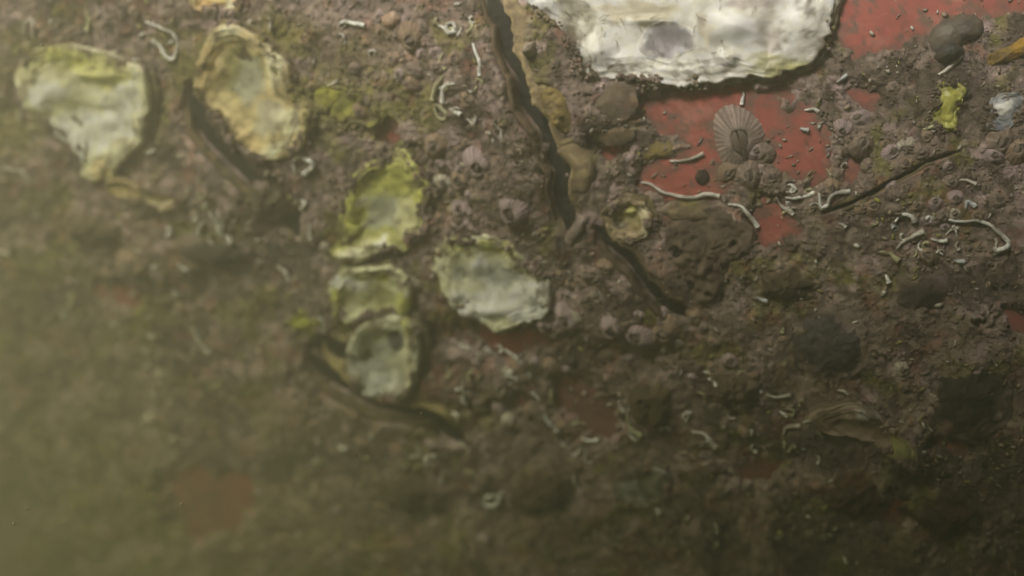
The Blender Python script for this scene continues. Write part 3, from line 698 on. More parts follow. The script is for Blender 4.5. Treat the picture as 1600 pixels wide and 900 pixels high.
gaping('cavity', 'open hollow with its shade painted dark, between the olive tufted shell and the grey cupped shell',
       ((0.20, 0.17, 0.09), (0.13, 0.10, 0.06)), ((0.18, 0.14, 0.09), (0.12, 0.09, 0.06)), (3, 5, 6, 5, 3, 1), (3, 4, 5, 4, 3, 1), 491)
gaping('ridge', 'narrow olive-brown oyster edge slanting up to the right of the red paint',
       ((0.16, 0.125, 0.065), (0.10, 0.075, 0.045)), ((0.19, 0.15, 0.08), (0.10, 0.08, 0.05)), (2, 3.5, 4, 3, 2, 0), (2, 4, 4.5, 3, 2, 0), 481)

# ------------------------------------------------------------------ soft growths: sponges, domes, limpet
def lump(name, label, cat, outline, col, col2, height, seed, holes=(), material=None, rough=1.0, group=None, flat=2.0):
    P = np.array(outline, float); c = P.mean(0)
    b = float(np.median([hc(x, y) for x, y in outline])) * (0.95 if material == 'crust' else 0.7)
    o = warp(c[0], c[1], b)
    e = empty(name, o); tag(e, label, cat, group)
    def hf(t, a, u, v):
        t = np.asarray(t, float)
        h = (height * 1.3 * np.clip(1 - t * t, 0, 1) ** 1.3 - 1.5 * t if material == 'crust' else height * np.sqrt(np.clip(1 - t ** flat, 0, 1))) + (fbm(np.asarray(u) / 16, np.asarray(v) / 16, seed, 4) - 0.5) * height * 0.55 * rough
        for (hu, hv, hr) in holes:
            q = np.hypot(u - hu, v - hv) / hr
            h = h + 2.5 * np.exp(-((q - 1.3) / 0.45) ** 2) - height * 0.75 * np.exp(-(q / 0.8) ** 4)
        return h
    def cf(t, a, u, v):
        m = sstep(0.38, 0.66, fbm(u / 18, v / 18, seed + 3, 4, 0.6))[..., None]
        k = np.array(col) * (1 - m) + np.array(col2) * m
        if material == 'crust':
            e_ = sstep(0.62, 1.05, t + (fbm(u / 20, v / 20, seed + 11, 3) - 0.5) * 0.7)[..., None]
            k = k * (1 - e_) + crust_colour(u, v) * e_ * 0.95
        return k * (0.75 + 0.5 * fbm(u / 6, v / 6, seed + 6, 3))[..., None]
    bo = patch('body', outline, hf, cf, {'shell': M_SHELL, 'crust': M_CRUST}.get(material, M_SOFT), e, None, rings=40, seed=seed, wob=3, org=o, base=b)
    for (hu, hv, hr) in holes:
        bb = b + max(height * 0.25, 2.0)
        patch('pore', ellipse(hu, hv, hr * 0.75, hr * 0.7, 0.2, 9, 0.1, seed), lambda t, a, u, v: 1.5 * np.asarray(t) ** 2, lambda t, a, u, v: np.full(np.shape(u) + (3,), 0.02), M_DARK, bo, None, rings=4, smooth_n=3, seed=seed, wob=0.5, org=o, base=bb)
    return e

for a_k, k_k in LUMPS:
    lump(*a_k, **k_k)

# ------------------------------------------------------------------ barnacles
def barnacle_mesh(seed, ribs, c_rib, c_gap, tall):
    r = random.Random(seed)
    n = ribs * 4; V = []; K = []
    prof = [(1.10, -0.30), (1.0, 0.02), (0.9, 0.22), (0.76, 0.48), (0.62, 0.78), (0.44, 0.98), (0.36, 1.0), (0.31, 0.80), (0.28, 0.45)]
    ph = [r.uniform(0.7, 1.25) for _ in range(ribs)]; lobes = [r.uniform(-0.09, 0.09) for _ in range(6)]
    for k, (rad, z) in enumerate(prof):
        for j in range(n):
            th = 2 * math.pi * j / n
            q = 0.5 + 0.5 * math.cos(2 * math.pi * (j % 4) / 4)
            amp = 0.04 * ph[j // 4] * (1.0 if k < 5 else 0.3)
            f = 1 + amp * (q - 0.5) + sum(l * math.cos((i + 1) * th + i) for i, l in enumerate(lobes[:3])) + (0.07 * math.cos(3 * th + seed) if k >= 4 else 0)
            zz = z * tall * (1 + (0.12 * math.sin(3 * th + seed) if 4 <= k <= 6 else 0))
            V.append((rad * f * math.cos(th), rad * f * math.sin(th), zz))
            cr, cg = np.array(c_rib), np.array(c_gap)
            c = cr * q + cg * (1 - q)
            c = c * ph[j // 4] ** 0.7
            if k >= 7: c = c * 0 + np.array((0.08, 0.065, 0.055))
            elif k >= 5: c = c * 0.6 + np.array((0.35, 0.3, 0.26)) * 0.4
            K.append(c)
    return new_mesh('barnacle_wall', V, grid_faces(len(prof), n, True), M_BARN, np.array(K))

def operculum_mesh(seed):
    V = []; F = []; n = 10
    for s in (-1, 1):        # two pairs of small beaked plates meeting along a slit
        b = len(V)
        V.append((0.0, s * 0.02, 0.80))
        for j in range(n + 1):
            th = math.pi * j / n
            V.append((0.36 * math.cos(th), s * (0.03 + 0.30 * math.sin(th)), 0.60 - 0.06 * math.sin(th)))
        for j in range(n):
            F.append((b, b + 1 + j, b + 2 + j) if s > 0 else (b, b + 2 + j, b + 1 + j))
    return new_mesh('opercular_plates', V, F, M_BARN, np.tile(np.array((0.22, 0.175, 0.15)), (len(V), 1)))

BM = {'big': [barnacle_mesh(31, 31, (0.50, 0.40, 0.36), (0.30, 0.22, 0.20), 0.5)], 'purple': [barnacle_mesh(i, 22, (0.60, 0.49, 0.50), (0.28, 0.19, 0.21), 0.7) for i in (1, 2, 3)],
      'tan': [barnacle_mesh(i, 17, (0.42, 0.31, 0.23), (0.25, 0.17, 0.12), 0.65) for i in (4, 5, 6)],
      'dusty': [barnacle_mesh(i, 11, (0.38, 0.295, 0.25), (0.23, 0.17, 0.14), 0.6) for i in (7, 8, 9, 10)],
      'white': [barnacle_mesh(i, 11, (0.62, 0.57, 0.48), (0.40, 0.36, 0.30), 0.6) for i in (11, 12)]}
OPM = [operculum_mesh(1)]

def place_barnacle(u, v, r, kind, label, group=None, rot=None, tilt=0.0, tdir=0.0):
    h = hc(u, v) * 0.75
    a, b, n = frame(np.array(float(u)), np.array(float(v)))
    s = float(depth(u, v)) * HT / 800
    N_ = Vector(n); X = Vector(a).normalized(); X = (X - N_ * X.dot(N_)).normalized(); Y = N_.cross(X)
    rz = random.uniform(0, 6.28) if rot is None else rot
    Mx = Matrix((X, Y, N_)).transposed()
    Mx = Mx @ Matrix.Rotation(tdir, 3, 'Z') @ Matrix.Rotation(tilt, 3, 'X') @ Matrix.Rotation(rz, 3, 'Z')
    wal = random.choice(BM[kind])
    e = bpy.data.objects.new('barnacle', None); C.objects.link(e); e.empty_display_size = 0.003
    sx = random.uniform(0.9, 1.12)
    e.matrix_world = Matrix.Translation(Vector(warp(u, v, h))) @ (Mx @ Matrix.Diagonal((r * s * sx, r * s / sx, r * s * random.uniform(0.75, 1.1)))).to_4x4()
    tag(e, label, 'barnacle', group)
    link('wall_plates', wal, e); link('opercular_plates', OPM[0], e)
    return e

for (u, v, r, kind, lb) in (
    (1155, 218, 42, 'big', 'large ridged pinkish barnacle standing on the red paint'), (1192, 242, 19, 'dusty', 'smaller brown barnacle leaning on the large ridged one'), (1172, 272, 22, 'dusty', 'brown barnacle directly under the large ridged one'), (1140, 268, 17, 'tan', 'tan barnacle below and left of the large ridged one'), (1205, 275, 15, 'dusty', 'brown barnacle below and right of the large ridged one'),
    (758, 250, 27, 'purple', 'purple striped barnacle left of the long slit, above its violet neighbour'), (728, 276, 22, 'tan', 'tan barnacle touching the purple striped one left of the long slit'), (815, 318, 30, 'purple', 'violet-grey barnacle between the cream shell and the lower end of the long slit'),
    (688, 222, 24, 'tan', 'tan barnacle right of the peak of the yellow-green oyster'), (646, 60, 24, 'tan', 'tan ringed barnacle under the pinkish bead at top centre'), (790, 275, 18, 'dusty', 'dusty barnacle squeezed between the purple ones'),
    (1003, 512, 27, 'purple', 'purple fan-striped barnacle under the short slit'), (966, 498, 24, 'purple', 'mauve barnacle left of the fan-striped one'), (896, 486, 26, 'purple', 'mauve striped barnacle at the right tip of the cream shell'), (938, 500, 12, 'white', 'narrow white barnacle between the two mauve ones'),
    (1045, 510, 25, 'tan', 'tan barnacle at the lower end of the short slit'), (930, 420, 24, 'dusty', 'brown barnacle above the mauve row near the short slit'), (880, 425, 20, 'tan', 'tan barnacle just right of the cream shell'), (838, 285, 17, 'dusty', 'brown barnacle against the slit beside the violet-grey one'),
    (222, 402, 28, 'tan', 'hazy pinkish barnacle in the left half below the cream fragment'), (262, 420, 22, 'dusty', 'faint brown barnacle right of the hazy pinkish one'), (600, 662, 15, 'tan', 'small pink barnacle below the tan wavy lip'), (640, 664, 11, 'tan', 'tiny pink barnacle right of the small pink one below the wavy lip'),
    (798, 652, 14, 'white', 'pale barnacle on the red patch at lower centre'), (8, 148, 13, 'white', 'white barnacle at the left edge of the photograph'), (1562, 222, 24, 'dusty', 'grey barnacle near the right edge under the bluish scrap'), (1588, 235, 20, 'tan', 'brown barnacle at the right edge'),
    (655, 432, 17, 'white', 'cream barnacle between the white and green shell and the cream shell'), (740, 152, 17, 'tan', 'green-tinged barnacle beside the coiled worm tubes'), (1448, 398, 16, 'tan', 'brown barnacle below the white worm tube tangle'), (1170, 670, 13, 'tan', 'ring-like tan barnacle at lower right centre'),
    (1345, 225, 20, 'dusty', 'grey-brown barnacle above the slanting oyster edge'), (1412, 230, 15, 'white', 'pale pinkish barnacle on the right, below the yellow-green shell'), (1540, 605, 16, 'tan', 'orange-grey barnacle on the dark dome'), (410, 822, 9, 'white', 'tiny white barnacle at lower left of centre'),
    (236, 545, 10, 'white', 'bluish white barnacle in the hazy left half, upper of a loose cluster'), (216, 540, 12, 'dusty', 'faint brown barnacle in the hazy cluster'), (236, 570, 9, 'white', 'small white barnacle left of the bluish pair'), (258, 580, 11, 'white', 'white barnacle at the lower end of the hazy cluster'),
    (240, 652, 13, 'white', 'blurred cream barnacle in the hazy lower left'), (278, 684, 12, 'white', 'blurred grey-white barnacle right of the cream one in the haze'), (905, 715, 16, 'tan', 'pinkish brown barnacle below the red patch at lower centre'), (1288, 300, 14, 'dusty', 'brown barnacle on the slanting oyster edge'),
    (1412, 572, 14, 'white', 'bluish white barnacle in the dim right between the two domes'), (1370, 822, 14, 'dusty', 'grey barnacle in the dark bottom right'), (726, 692, 8, 'white', 'tiny white barnacle at the end of the wavy lip'), (727, 848, 8, 'white', 'tiny white dot barnacle near the bottom edge')):
    place_barnacle(u, v, r, kind, lb, tilt=random.uniform(0, 0.3), tdir=random.uniform(0, 6.28))

# many more small ones, crowded in bands between the shells
BANDS = [(740, 270, 110, 90, 46), (960, 490, 120, 44, 30), (640, 90, 130, 70, 16), (260, 400, 160, 60, 18), (480, 800, 130, 70, 20), (1360, 230, 120, 80, 18), (900, 440, 70, 60, 10),
         (1150, 560, 160, 70, 18), (1450, 340, 120, 70, 14), (560, 650, 150, 50, 12), (830, 620, 130, 80, 14), (800, 450, 800, 450, 30)]
SOLID = [(145, 160, 105), (405, 135, 95), (612, 318, 75), (606, 505, 75), (780, 430, 85), (1060, 20, 170), (950, 40, 90), (1200, 40, 120), (1120, 390, 75), (1292, 532, 66), (1512, 612, 66), (955, 170, 55), (986, 338, 40), (1490, 55, 50)]
MARKS = [(145, 160, 'the leftmost cream oyster'), (405, 135, 'the tan and olive oyster'), (612, 318, 'the yellow-green oyster'), (615, 545, 'the grey cupped shell'), (780, 430, 'the cream shell with the grey hollow'), (1060, 60, 'the big white oyster'),
         (850, 200, 'the long dark slit'), (380, 260, 'the upper curved slit'), (600, 620, 'the tan wavy lip'), (1020, 430, 'the short dark slit'), (1110, 385, 'the porous dark sponge'), (1292, 532, 'the slate-grey dome'), (1512, 612, 'the near-black dome'), (1155, 218, 'the large ridged barnacle'),
         (986, 338, 'the small round ringed shell'), (1490, 60, 'the grey limpet'), (1475, 170, 'the bright yellow-green shell'), (1430, 365, 'the white worm tube tangle'), (1265, 310, 'the forked worm tubes'), (1350, 660, 'the pink-grey ribbed shell'), (1005, 752, 'the grey-blue worn shell'),
         (1020, 620, 'the two-lobed sea squirt'), (775, 768, 'the pale loop-shaped worm tube'), (332, 785, 'the faded red patch'), (915, 640, 'the brownish red patch'), (700, 145, 'the nested worm tube arcs'), (615, 31, 'the pinkish bead'), (222, 402, 'the hazy pinkish barnacle'),
         (350, 335, 'the thick crooked worm tube'), (240, 560, 'the hazy white barnacle cluster'), (410, 822, 'the tiny white bottom barnacle'), (1480, 800, 'the dark reddish hump'), (1150, 600, 'the dusty brown lump'), (1175, 728, 'the dim red patch')]
LABELLED = {}
def small_label(u, v, r, kind):
    mu, mv, nm = min(MARKS, key=lambda m: math.hypot(m[0] - u, m[1] - v))
    du, dv = u - mu, v - mv
    rel = ('right of' if du > 0 else 'left of') if abs(du) > 2.2 * abs(dv) else ('below' if dv > 0 else 'above') if abs(dv) > 2.2 * abs(du) else ('below and ' if dv > 0 else 'above and ') + ('right of' if du > 0 else 'left of')
    col = {'dusty': 'mud-dusted brown', 'tan': 'tan', 'purple': 'mauve', 'white': 'whitish'}[kind]
    size = 'tiny' if r < 11 else 'small' if r < 14 else 'medium-sized'
    far = ' close' if math.hypot(du, dv) < 75 else ''
    return f'{size} {col} barnacle{far} {rel} {nm}'
placed = []
small = 0
for (cu, cv, ru, rv, cnt) in BANDS:
    for _ in range(cnt):
        for tr in range(12):
            u = cu + random.gauss(0, 0.5) * ru; v = cv + random.gauss(0, 0.5) * rv
            if ru > 500: u, v = random.uniform(10, 1590), random.uniform(10, 890)
            if not (5 < u < 1595 and 5 < v < 895): continue
            if any(math.hypot(u - a, v - b) < c for a, b, c in SOLID) or hc(u, v) < 4: continue
            if any(math.hypot(u - a, v - b) < 12.5 for a, b in placed): continue
            break
        else:
            continue
        placed.append((u, v)); small += 1
        k = random.choices(['dusty', 'tan', 'purple', 'white'], [4, 3.5, 3.5, 0.6])[0]
        rad = random.uniform(8, 17)
        place_barnacle(u, v, rad, k, small_label(u, v, rad, k), 'small barnacles scattered over the crust', tilt=random.uniform(0, 0.4), tdir=random.uniform(0, 6.28))

# ------------------------------------------------------------------ worm tubes
def tube(path, r, label, col=(0.66, 0.64, 0.56), group=None, lift=0.75, closed_end=0.6):
    P = catmull(path, 5) if len(path) > 2 else np.array([np.array(path[0]) + (np.array(path[1]) - np.array(path[0])) * t for t in np.linspace(0, 1, 6)])
    sd = int(abs(path[0][0] * 7 + path[0][1] * 13)) % 9973
    n = len(P); nn = 8
    rr = r * np.linspace(0.55, 1.15, n) * (0.9 + 0.25 * vnoise(np.arange(n) * 0.8, np.zeros(n), sd))
    P = P + np.stack([vnoise(np.arange(n) * 0.4, np.zeros(n), sd + 1) - 0.5, vnoise(np.arange(n) * 0.4, np.zeros(n), sd + 2) - 0.5], 1) * r * 0.7
    hb = np.array([hc(x, y) for x, y in P]); hb = np.convolve(np.pad(hb, 2, mode='edge'), np.ones(5) / 5, 'valid')
    if n > 3: hb = 0.5 * hb + 0.5 * np.linspace(hb[0], hb[-1], n)
    hz = hb + rr * lift + (vnoise(np.arange(n) * 0.3, np.ones(n), sd) - 0.3) * r * 1.2
    s = depth(P[:, 0], P[:, 1]) * HT / 800
    X = warp(P[:, 0], P[:, 1], hz)
    _, _, N_ = frame(P[:, 0], P[:, 1])
    T = np.gradient(X, axis=0); T /= np.linalg.norm(T, axis=1, keepdims=True)
    B = np.cross(T, N_); B /= np.linalg.norm(B, axis=1, keepdims=True); Nn = np.cross(B, T)
    rings = []
    def ring(i, f, sh=0.0):
        a = np.linspace(0, 2 * np.pi, nn, endpoint=False)
        return X[i] + T[i] * sh * s[i] + (B[i] * np.cos(a)[:, None] + Nn[i] * np.sin(a)[:, None]) * rr[i] * s[i] * f
    rings.append(ring(0, 0.15, -r * 0.5)); rings.append(ring(0, 0.7, -r * 0.2))
    for i in range(n):
        rings.append(ring(i, 1.0 + (0.09 if i % 3 == 0 else 0)))
    rings.append(ring(n - 1, 1.12, r * 0.1)); rings.append(ring(n - 1, 0.72, r * 0.12)); rings.append(ring(n - 1, 0.5, -r * 0.9))
    R = np.array(rings).reshape(-1, 3)
    K = np.tile(np.array(col), (len(R), 1)) * (0.8 + 0.4 * RNG.random((len(R), 1)))
    dn = sstep(0.5, 0.75, vnoise(np.arange(len(rings)) * 0.35, np.zeros(len(rings)), sd + 5))
    K = K * (1 - 0.5 * np.repeat(dn, nn)[:, None]) + np.array((0.16, 0.12, 0.07)) * 0.5 * np.repeat(dn, nn)[:, None]
    K[-nn:] *= 0.2
    o = X[n // 2]
    ob = link('worm_tube', new_mesh('worm_tube', R - o, grid_faces(len(rings), nn, True), M_TUBE, K), None, Vector(o))
    tag(ob, label, 'worm tube', group)
    return ob

W = (0.88, 0.88, 0.85); Y = (0.55, 0.54, 0.34); Gy = (0.66, 0.63, 0.58); Bl = (0.60, 0.63, 0.66)
for path, r, lb, col in (
    ([(52, 54), (53, 32), (60, 25), (67, 32), (68, 50)], 3.2, 'faint hairpin-shaped worm tube above the leftmost cream oyster', Gy),
    ([(148, 14), (152, 28), (152, 42)], 4, 'short yellowish worm tube at top left', Y),
    ([(235, 32), (258, 40), (276, 50), (285, 68), (279, 88), (269, 85), (256, 68), (247, 60)], 3.6, 'hook-shaped white worm tube between the two top-left oysters', W),
    ([(195, 86), (210, 88), (228, 89)], 3.2, 'straight white worm tube across the cream oyster top', W),
    ([(20, 255), (45, 262), (58, 275)], 3.2, 'pale bent worm tube left of the cream oyster point', Gy),
    ([(238, 228), (246, 230), (255, 226)], 3, 'small white tube scrap at the right side of the cream oyster', W),
    ([(537, 37), (545, 31), (560, 35), (578, 38)], 4.2, 'white wavy worm tube left of the pinkish bead', W),
    ([(688, 40), (698, 43), (704, 36), (714, 36), (715, 48), (705, 50), (700, 42)], 4.4, 'knotted bright white worm tube at top centre', W),
    ([(735, 34), (742, 40), (736, 50)], 3.6, 'small C-shaped worm tube right of the bright knot', Y),
    ([(744, 68), (752, 84), (758, 98), (760, 115)], 4, 'upright white worm tube left of the long slit', W),
    ([(697, 82), (693, 94), (702, 106)], 3.8, 'pale bent worm tube under the bright knot', Y),
    ([(699, 116), (688, 130), (682, 152)], 5.2, 'thick pale arc-shaped worm tube, outer of the nested pair', Y),
    ([(718, 128), (706, 129), (699, 140), (700, 156)], 4.4, 'white arc-shaped worm tube, inner of the nested pair', W),
    ([(685, 160), (688, 173), (699, 183), (706, 176), (699, 166), (688, 160)], 3.6, 'ring-shaped greenish worm tube below the nested arcs', Y),
    ([(711, 167), (720, 171), (728, 174)], 4.4, 'short bright white worm tube below the nested arcs', W),
    ([(737, 181), (748, 189), (754, 176)], 3.2, 'small hooked worm tube under the green-tinged barnacle', Gy),
    ([(473, 263), (472, 246), (478, 236), (489, 240), (500, 246), (497, 256), (487, 263)], 4.4, 'white looped worm tube under the olive oyster', W),
    ([(432, 24), (433, 34), (432, 44)], 3.6, 'short pale worm tube above the olive oyster', Gy),
    ([(508, 118), (524, 127), (538, 122)], 3, 'thin curved worm tube on the yellow-green film', Gy),
    ([(785, 184), (795, 198), (798, 214)], 3.2, 'thin pale worm tube against the slit of the long gaping oyster', Gy),
    ([(1003, 284), (1016, 288), (1036, 300), (1060, 306), (1086, 308), (1106, 303), (1124, 306)], 4.0, 'long thin white worm tube crossing the red paint', Gy),
    ([(1140, 318), (1160, 321), (1172, 335), (1184, 353)], 4.2, 'white bent worm tube at the lower edge of the red paint', W),
    ([(1048, 252), (1075, 249), (1100, 240)], 3.2, 'brownish worm tube bordering the red paint under the yellow-brown growth', Gy),
    ([(1163, 146), (1158, 162)], 3.4, 'tiny white tube on the red paint under the white oyster', W),
    ([(1308, 130), (1322, 118)], 3.6, 'bluish worm tube scrap below the white oyster corner', Bl),
    ([(1258, 172), (1270, 171), (1279, 175)], 3.4, 'white worm tube scrap at the right side of the red paint', W),
    ([(1252, 201), (1262, 203)], 4.2, 'bluish white stub on the right side of the red paint', Bl),
    ([(1464, 118), (1480, 108), (1498, 90)], 4.4, 'pale worm tube lying under the charcoal shell cap', Gy),
    ([(1440, 203), (1456, 198)], 3.4, 'short cream worm tube on the yellow-green shell', Y),
    ([(1213, 308), (1222, 322), (1240, 334)], 3.6, 'brownish branch of the forked worm tubes', Gy),
    ([(1228, 309), (1250, 308), (1270, 302), (1280, 292)], 4.4, 'white horizontal arm of the forked worm tubes', W),
    ([(1279, 300), (1283, 323), (1292, 318), (1302, 303), (1326, 298)], 4.4, 'white V-shaped tube of the forked worm tubes', W),
    ([(1494, 283), (1508, 282), (1522, 288)], 3.4, 'thin white worm tube by the right edge above the tangle', Gy),
    ([(343, 302), (348, 320), (357, 335), (361, 350), (376, 366)], 4.6, 'thick white crooked worm tube under the upper curved slit', W),
    ([(325, 328), (330, 340), (328, 352)], 4.6, 'white stub left of the thick crooked worm tube', W),
    ([(356, 318), (366, 336), (362, 356)], 3.4, 'white strand twisted round the thick crooked worm tube', W),
    ([(295, 398), (304, 408), (312, 410)], 3.6, 'small white worm tube below the thick crooked one', W),
    ([(0, 388), (14, 388), (27, 391)], 3.4, 'pale worm tube at the left edge', Gy),
    ([(113, 455), (123, 463), (115, 474)], 3.4, 'small C-shaped worm tube in the hazy left', Y),
    ([(308, 505), (318, 520), (336, 541)], 3.6, 'pinkish slanting worm tube in the hazy left half', Gy),
    ([(478, 306), (486, 310), (481, 318)], 2.8, 'tiny C-shaped tube right of the upper curved slit', W),
    ([(492, 344), (494, 366)], 4, 'grey straight tube left of the yellow-green oyster', Gy),
    ([(440, 411), (453, 418), (458, 430)], 3.6, 'pale bent worm tube left of the white and green shell', W),
    ([(503, 484), (513, 494), (515, 510)], 3.2, 'white rim-like tube on the olive tufted shell', W),
    ([(711, 529), (722, 537), (736, 543)], 3.4, 'thin pink-white worm tube on the narrow red strip', Gy),
    ([(783, 544), (796, 547), (808, 556), (812, 568), (797, 575), (816, 584)], 3.6, 'squiggled white worm tube under the cream shell', W),
    ([(788, 569), (798, 579), (812, 580)], 3.4, 'second strand beside the squiggled white worm tube', Gy),
    ([(1397, 344), (1406, 334), (1419, 334), (1426, 343)], 4.4, 'white arch-shaped worm tube at the top of the right-hand tangle', W),
    ([(1393, 349), (1398, 356)], 5, 'white stub below the arch-shaped worm tube', Bl),
    ([(1401, 386), (1415, 373), (1430, 365), (1442, 361)], 5.2, 'thick grey-white slanting worm tube in the right-hand tangle', Gy),
    ([(1374, 391), (1390, 395), (1403, 403)], 5, 'cream worm tube at the lower left of the right-hand tangle', Y),
    ([(1480, 342), (1502, 345), (1530, 346), (1554, 359), (1570, 374), (1572, 384), (1561, 389), (1549, 388)], 4.6, 'long white C-curved worm tube near the right edge', W),
    ([(1506, 325), (1509, 314), (1520, 322)], 4, 'bluish hook above the long C-curved worm tube', Bl),
    ([(1454, 372), (1466, 375), (1479, 374)], 3.6, 'white straight worm tube in the middle of the tangle', W),
    ([(1477, 365), (1484, 358), (1496, 355)], 3.2, 'thin worm tube rising left of the long C-curve', Gy),
    ([(1488, 406), (1506, 408)], 4.4, 'bluish white stub below the tangle', Bl),
    ([(1384, 426), (1389, 438)], 4, 'white stub below the cream worm tube', W),
    ([(1312, 347), (1321, 353)], 3.4, 'tiny white scrap right of the forked worm tubes', W),
    ([(1184, 460), (1201, 464)], 4, 'white stub right of the porous sponge', Bl),
    ([(1104, 575), (1118, 577), (1124, 593)], 3.6, 'white bent worm tube left of the slate dome', W),
    ([(1226, 506), (1225, 514)], 3.4, 'tiny cream stub on the left flank of the slate dome', Y),
    ([(971, 619), (979, 631)], 3.4, 'grey-white stub above the greenish worm tube', Gy),
    ([(984, 638), (991, 656), (1005, 669)], 4.2, 'greenish white curved worm tube at lower centre', Y),
    ([(865, 602), (868, 622)], 3.8, 'cream upright stub on the brownish red patch', Y),
    ([(857, 640), (864, 653), (876, 663)], 4.2, 'bluish white bent worm tube on the brownish red patch', Bl),
    ([(911, 680), (924, 684), (937, 685)], 3.2, 'white short worm tube below the brownish red patch', W),
    ([(902, 734), (907, 745), (916, 757)], 3.6, 'grey-green worm tube at bottom centre', Gy),
    ([(1022, 777), (1037, 788)], 4, 'pale stub under the grey-blue worn shell', Gy),
    ([(1120, 808), (1126, 822)], 3.2, 'dim grey stub at the bottom right of centre', Gy),
    ([(1087, 668), (1108, 674), (1122, 692)], 4, 'dusty grey worm tube right of the two-lobed sea squirt', Gy),
    ([(793, 756), (784, 765), (774, 763), (765, 768), (765, 778), (776, 779), (786, 772), (792, 762)], 3.4, 'pale loop-shaped worm tube at bottom centre', W),
    ([(648, 702), (660, 703), (665, 695), (658, 691)], 3.2, 'small curled worm tube below the wavy lip', Gy),
    ([(538, 680), (543, 688), (554, 685)], 3.8, 'white U-shaped worm tube below the wavy lip', W),
    ([(495, 716), (507, 704)], 3.0, 'thin white slanting tube at lower left of centre', W),
    ([(487, 692), (490, 676)], 3.0, 'thin upright pale tube above the slanting one', Gy),
    ([(714, 642), (720, 632), (726, 636)], 4.2, 'pinkish white stub at the end of the wavy lip', Gy),
    ([(1200, 611), (1218, 614), (1236, 611)], 3.2, 'thin white worm tube left of the pink-grey ribbed shell', W),
    ([(1221, 639), (1231, 645)], 3.4, 'white scrap left of the pink-grey ribbed shell', W),
    ([(1227, 673), (1232, 662), (1252, 660)], 4, 'grey-white hooked worm tube in the lower right', Gy),
    ([(1257, 656), (1276, 651)], 3.4, 'pale straight worm tube beside the hooked one in the lower right', Gy),
    ([(1234, 702), (1243, 690)], 4, 'cream slanting stub in the lower right', Y),
    ([(1437, 650), (1445, 640)], 4.4, 'yellow-green stub beside the near-black dome', Y),
    ([(1341, 739), (1350, 748), (1358, 752)], 3.6, 'dim pinkish worm tube in the dark lower right', Gy),
    ([(1318, 866), (1324, 874)], 4, 'grey stub near the bottom right', Gy)):
    tube(path, r * 0.78, lb, col)

# ------------------------------------------------------------------ uncountable small stuff on the crust
def ico():
    t = (1 + 5 ** 0.5) / 2
    v = np.array([(-1, t, 0), (1, t, 0), (-1, -t, 0), (1, -t, 0), (0, -1, t), (0, 1, t), (0, -1, -t), (0, 1, -t), (t, 0, -1), (t, 0, 1), (-t, 0, -1), (-t, 0, 1)]) / math.hypot(1, t)
    f = [(0, 11, 5), (0, 5, 1), (0, 1, 7), (0, 7, 10), (0, 10, 11), (1, 5, 9), (5, 11, 4), (11, 10, 2), (10, 7, 6), (7, 1, 8), (3, 9, 4), (3, 4, 2), (3, 2, 6), (3, 6, 8), (3, 8, 9), (4, 9, 5), (2, 4, 11), (6, 2, 10), (8, 6, 7), (9, 8, 1)]
    v = list(map(tuple, v)); cache = {}; F = []
    def mid(a, b):
        k = (min(a, b), max(a, b))
        if k not in cache:
            m = (np.array(v[a]) + np.array(v[b])) / 2; v.append(tuple(m / np.linalg.norm(m))); cache[k] = len(v) - 1
        return cache[k]
    for a, b, c in f:
        ab, bc, ca = mid(a, b), mid(b, c), mid(c, a)
        F += [(a, ab, ca), (b, bc, ab), (c, ca, bc), (ab, bc, ca)]
    return np.array(v), np.array(F)

def on_solid(u, v, f=0.92):
    m = np.zeros(u.shape, bool)
    for a, b, c in SOLID[:8]:
        m |= np.hypot(u - a, v - b) < c * f
    for k, (path, hw, a, b) in CLEFTS.items():
        d, _, _ = seg_dist(u, v, path); m |= d < hw * 1.3
    return m

IV, IF = ico()
n = 24000
u = RNG.uniform(-20, 1620, n); v = RNG.uniform(-20, 920, n)
keep = ~on_solid(u, v) & (red_mask(u, v) < -3) & (fbm(u / 40, v / 40, 701, 3) > 0.38)
u, v = u[keep], v[keep]; n = len(u)
sz = 0.9 + 2.2 * RNG.random(n) ** 2.0 + 2.0 * (RNG.random(n) > 0.985)
hh = np.maximum(crust_height(u, v), 0) + sz * 0.05
ru_, rv_, rh_ = [], [], []
for a_k, k_k in SHELLS:          # turf creeping over the rims of the shells
    Q = catmull(a_k[2], 24, True); cq = Q.mean(0)
    for (x, y) in Q:
        if fbm(np.array(x / 24), np.array(y / 24), 733, 3) < 0.47: continue
        for _ in range(3):
            f_ = 1 + random.gauss(0.0, 5.0) / max(20.0, math.hypot(x - cq[0], y - cq[1]))
            bx_, by_ = cq[0] + (x - cq[0]) * f_, cq[1] + (y - cq[1]) * f_
            ru_.append(bx_); rv_.append(by_); rh_.append(hc(x, y) * 0.7 + k_k.get('rim', 13) * (0.95 if f_ < 1 else 0.55) + random.uniform(-2, 1))
ru_, rv_, rh_ = map(np.array, (ru_, rv_, rh_))
u = np.concatenate([u, ru_]); v = np.concatenate([v, rv_]); hh = np.concatenate([hh, rh_]); sz = np.concatenate([sz, 1.5 + 2.6 * RNG.random(len(ru_)) ** 1.5]); n = len(u)
jit = 1 + (RNG.random((n, len(IV))) - 0.5) * 0.4
st = 0.7 + 0.6 * RNG.random((n, 3))
loc = IV[None] * jit[..., None] * st[:, None, :] * sz[:, None, None]
uu = u[:, None] + loc[..., 0]; vv = v[:, None] + loc[..., 1]
a_, b_, n_ = frame(u, v); s_ = depth(u, v) * HT / 800
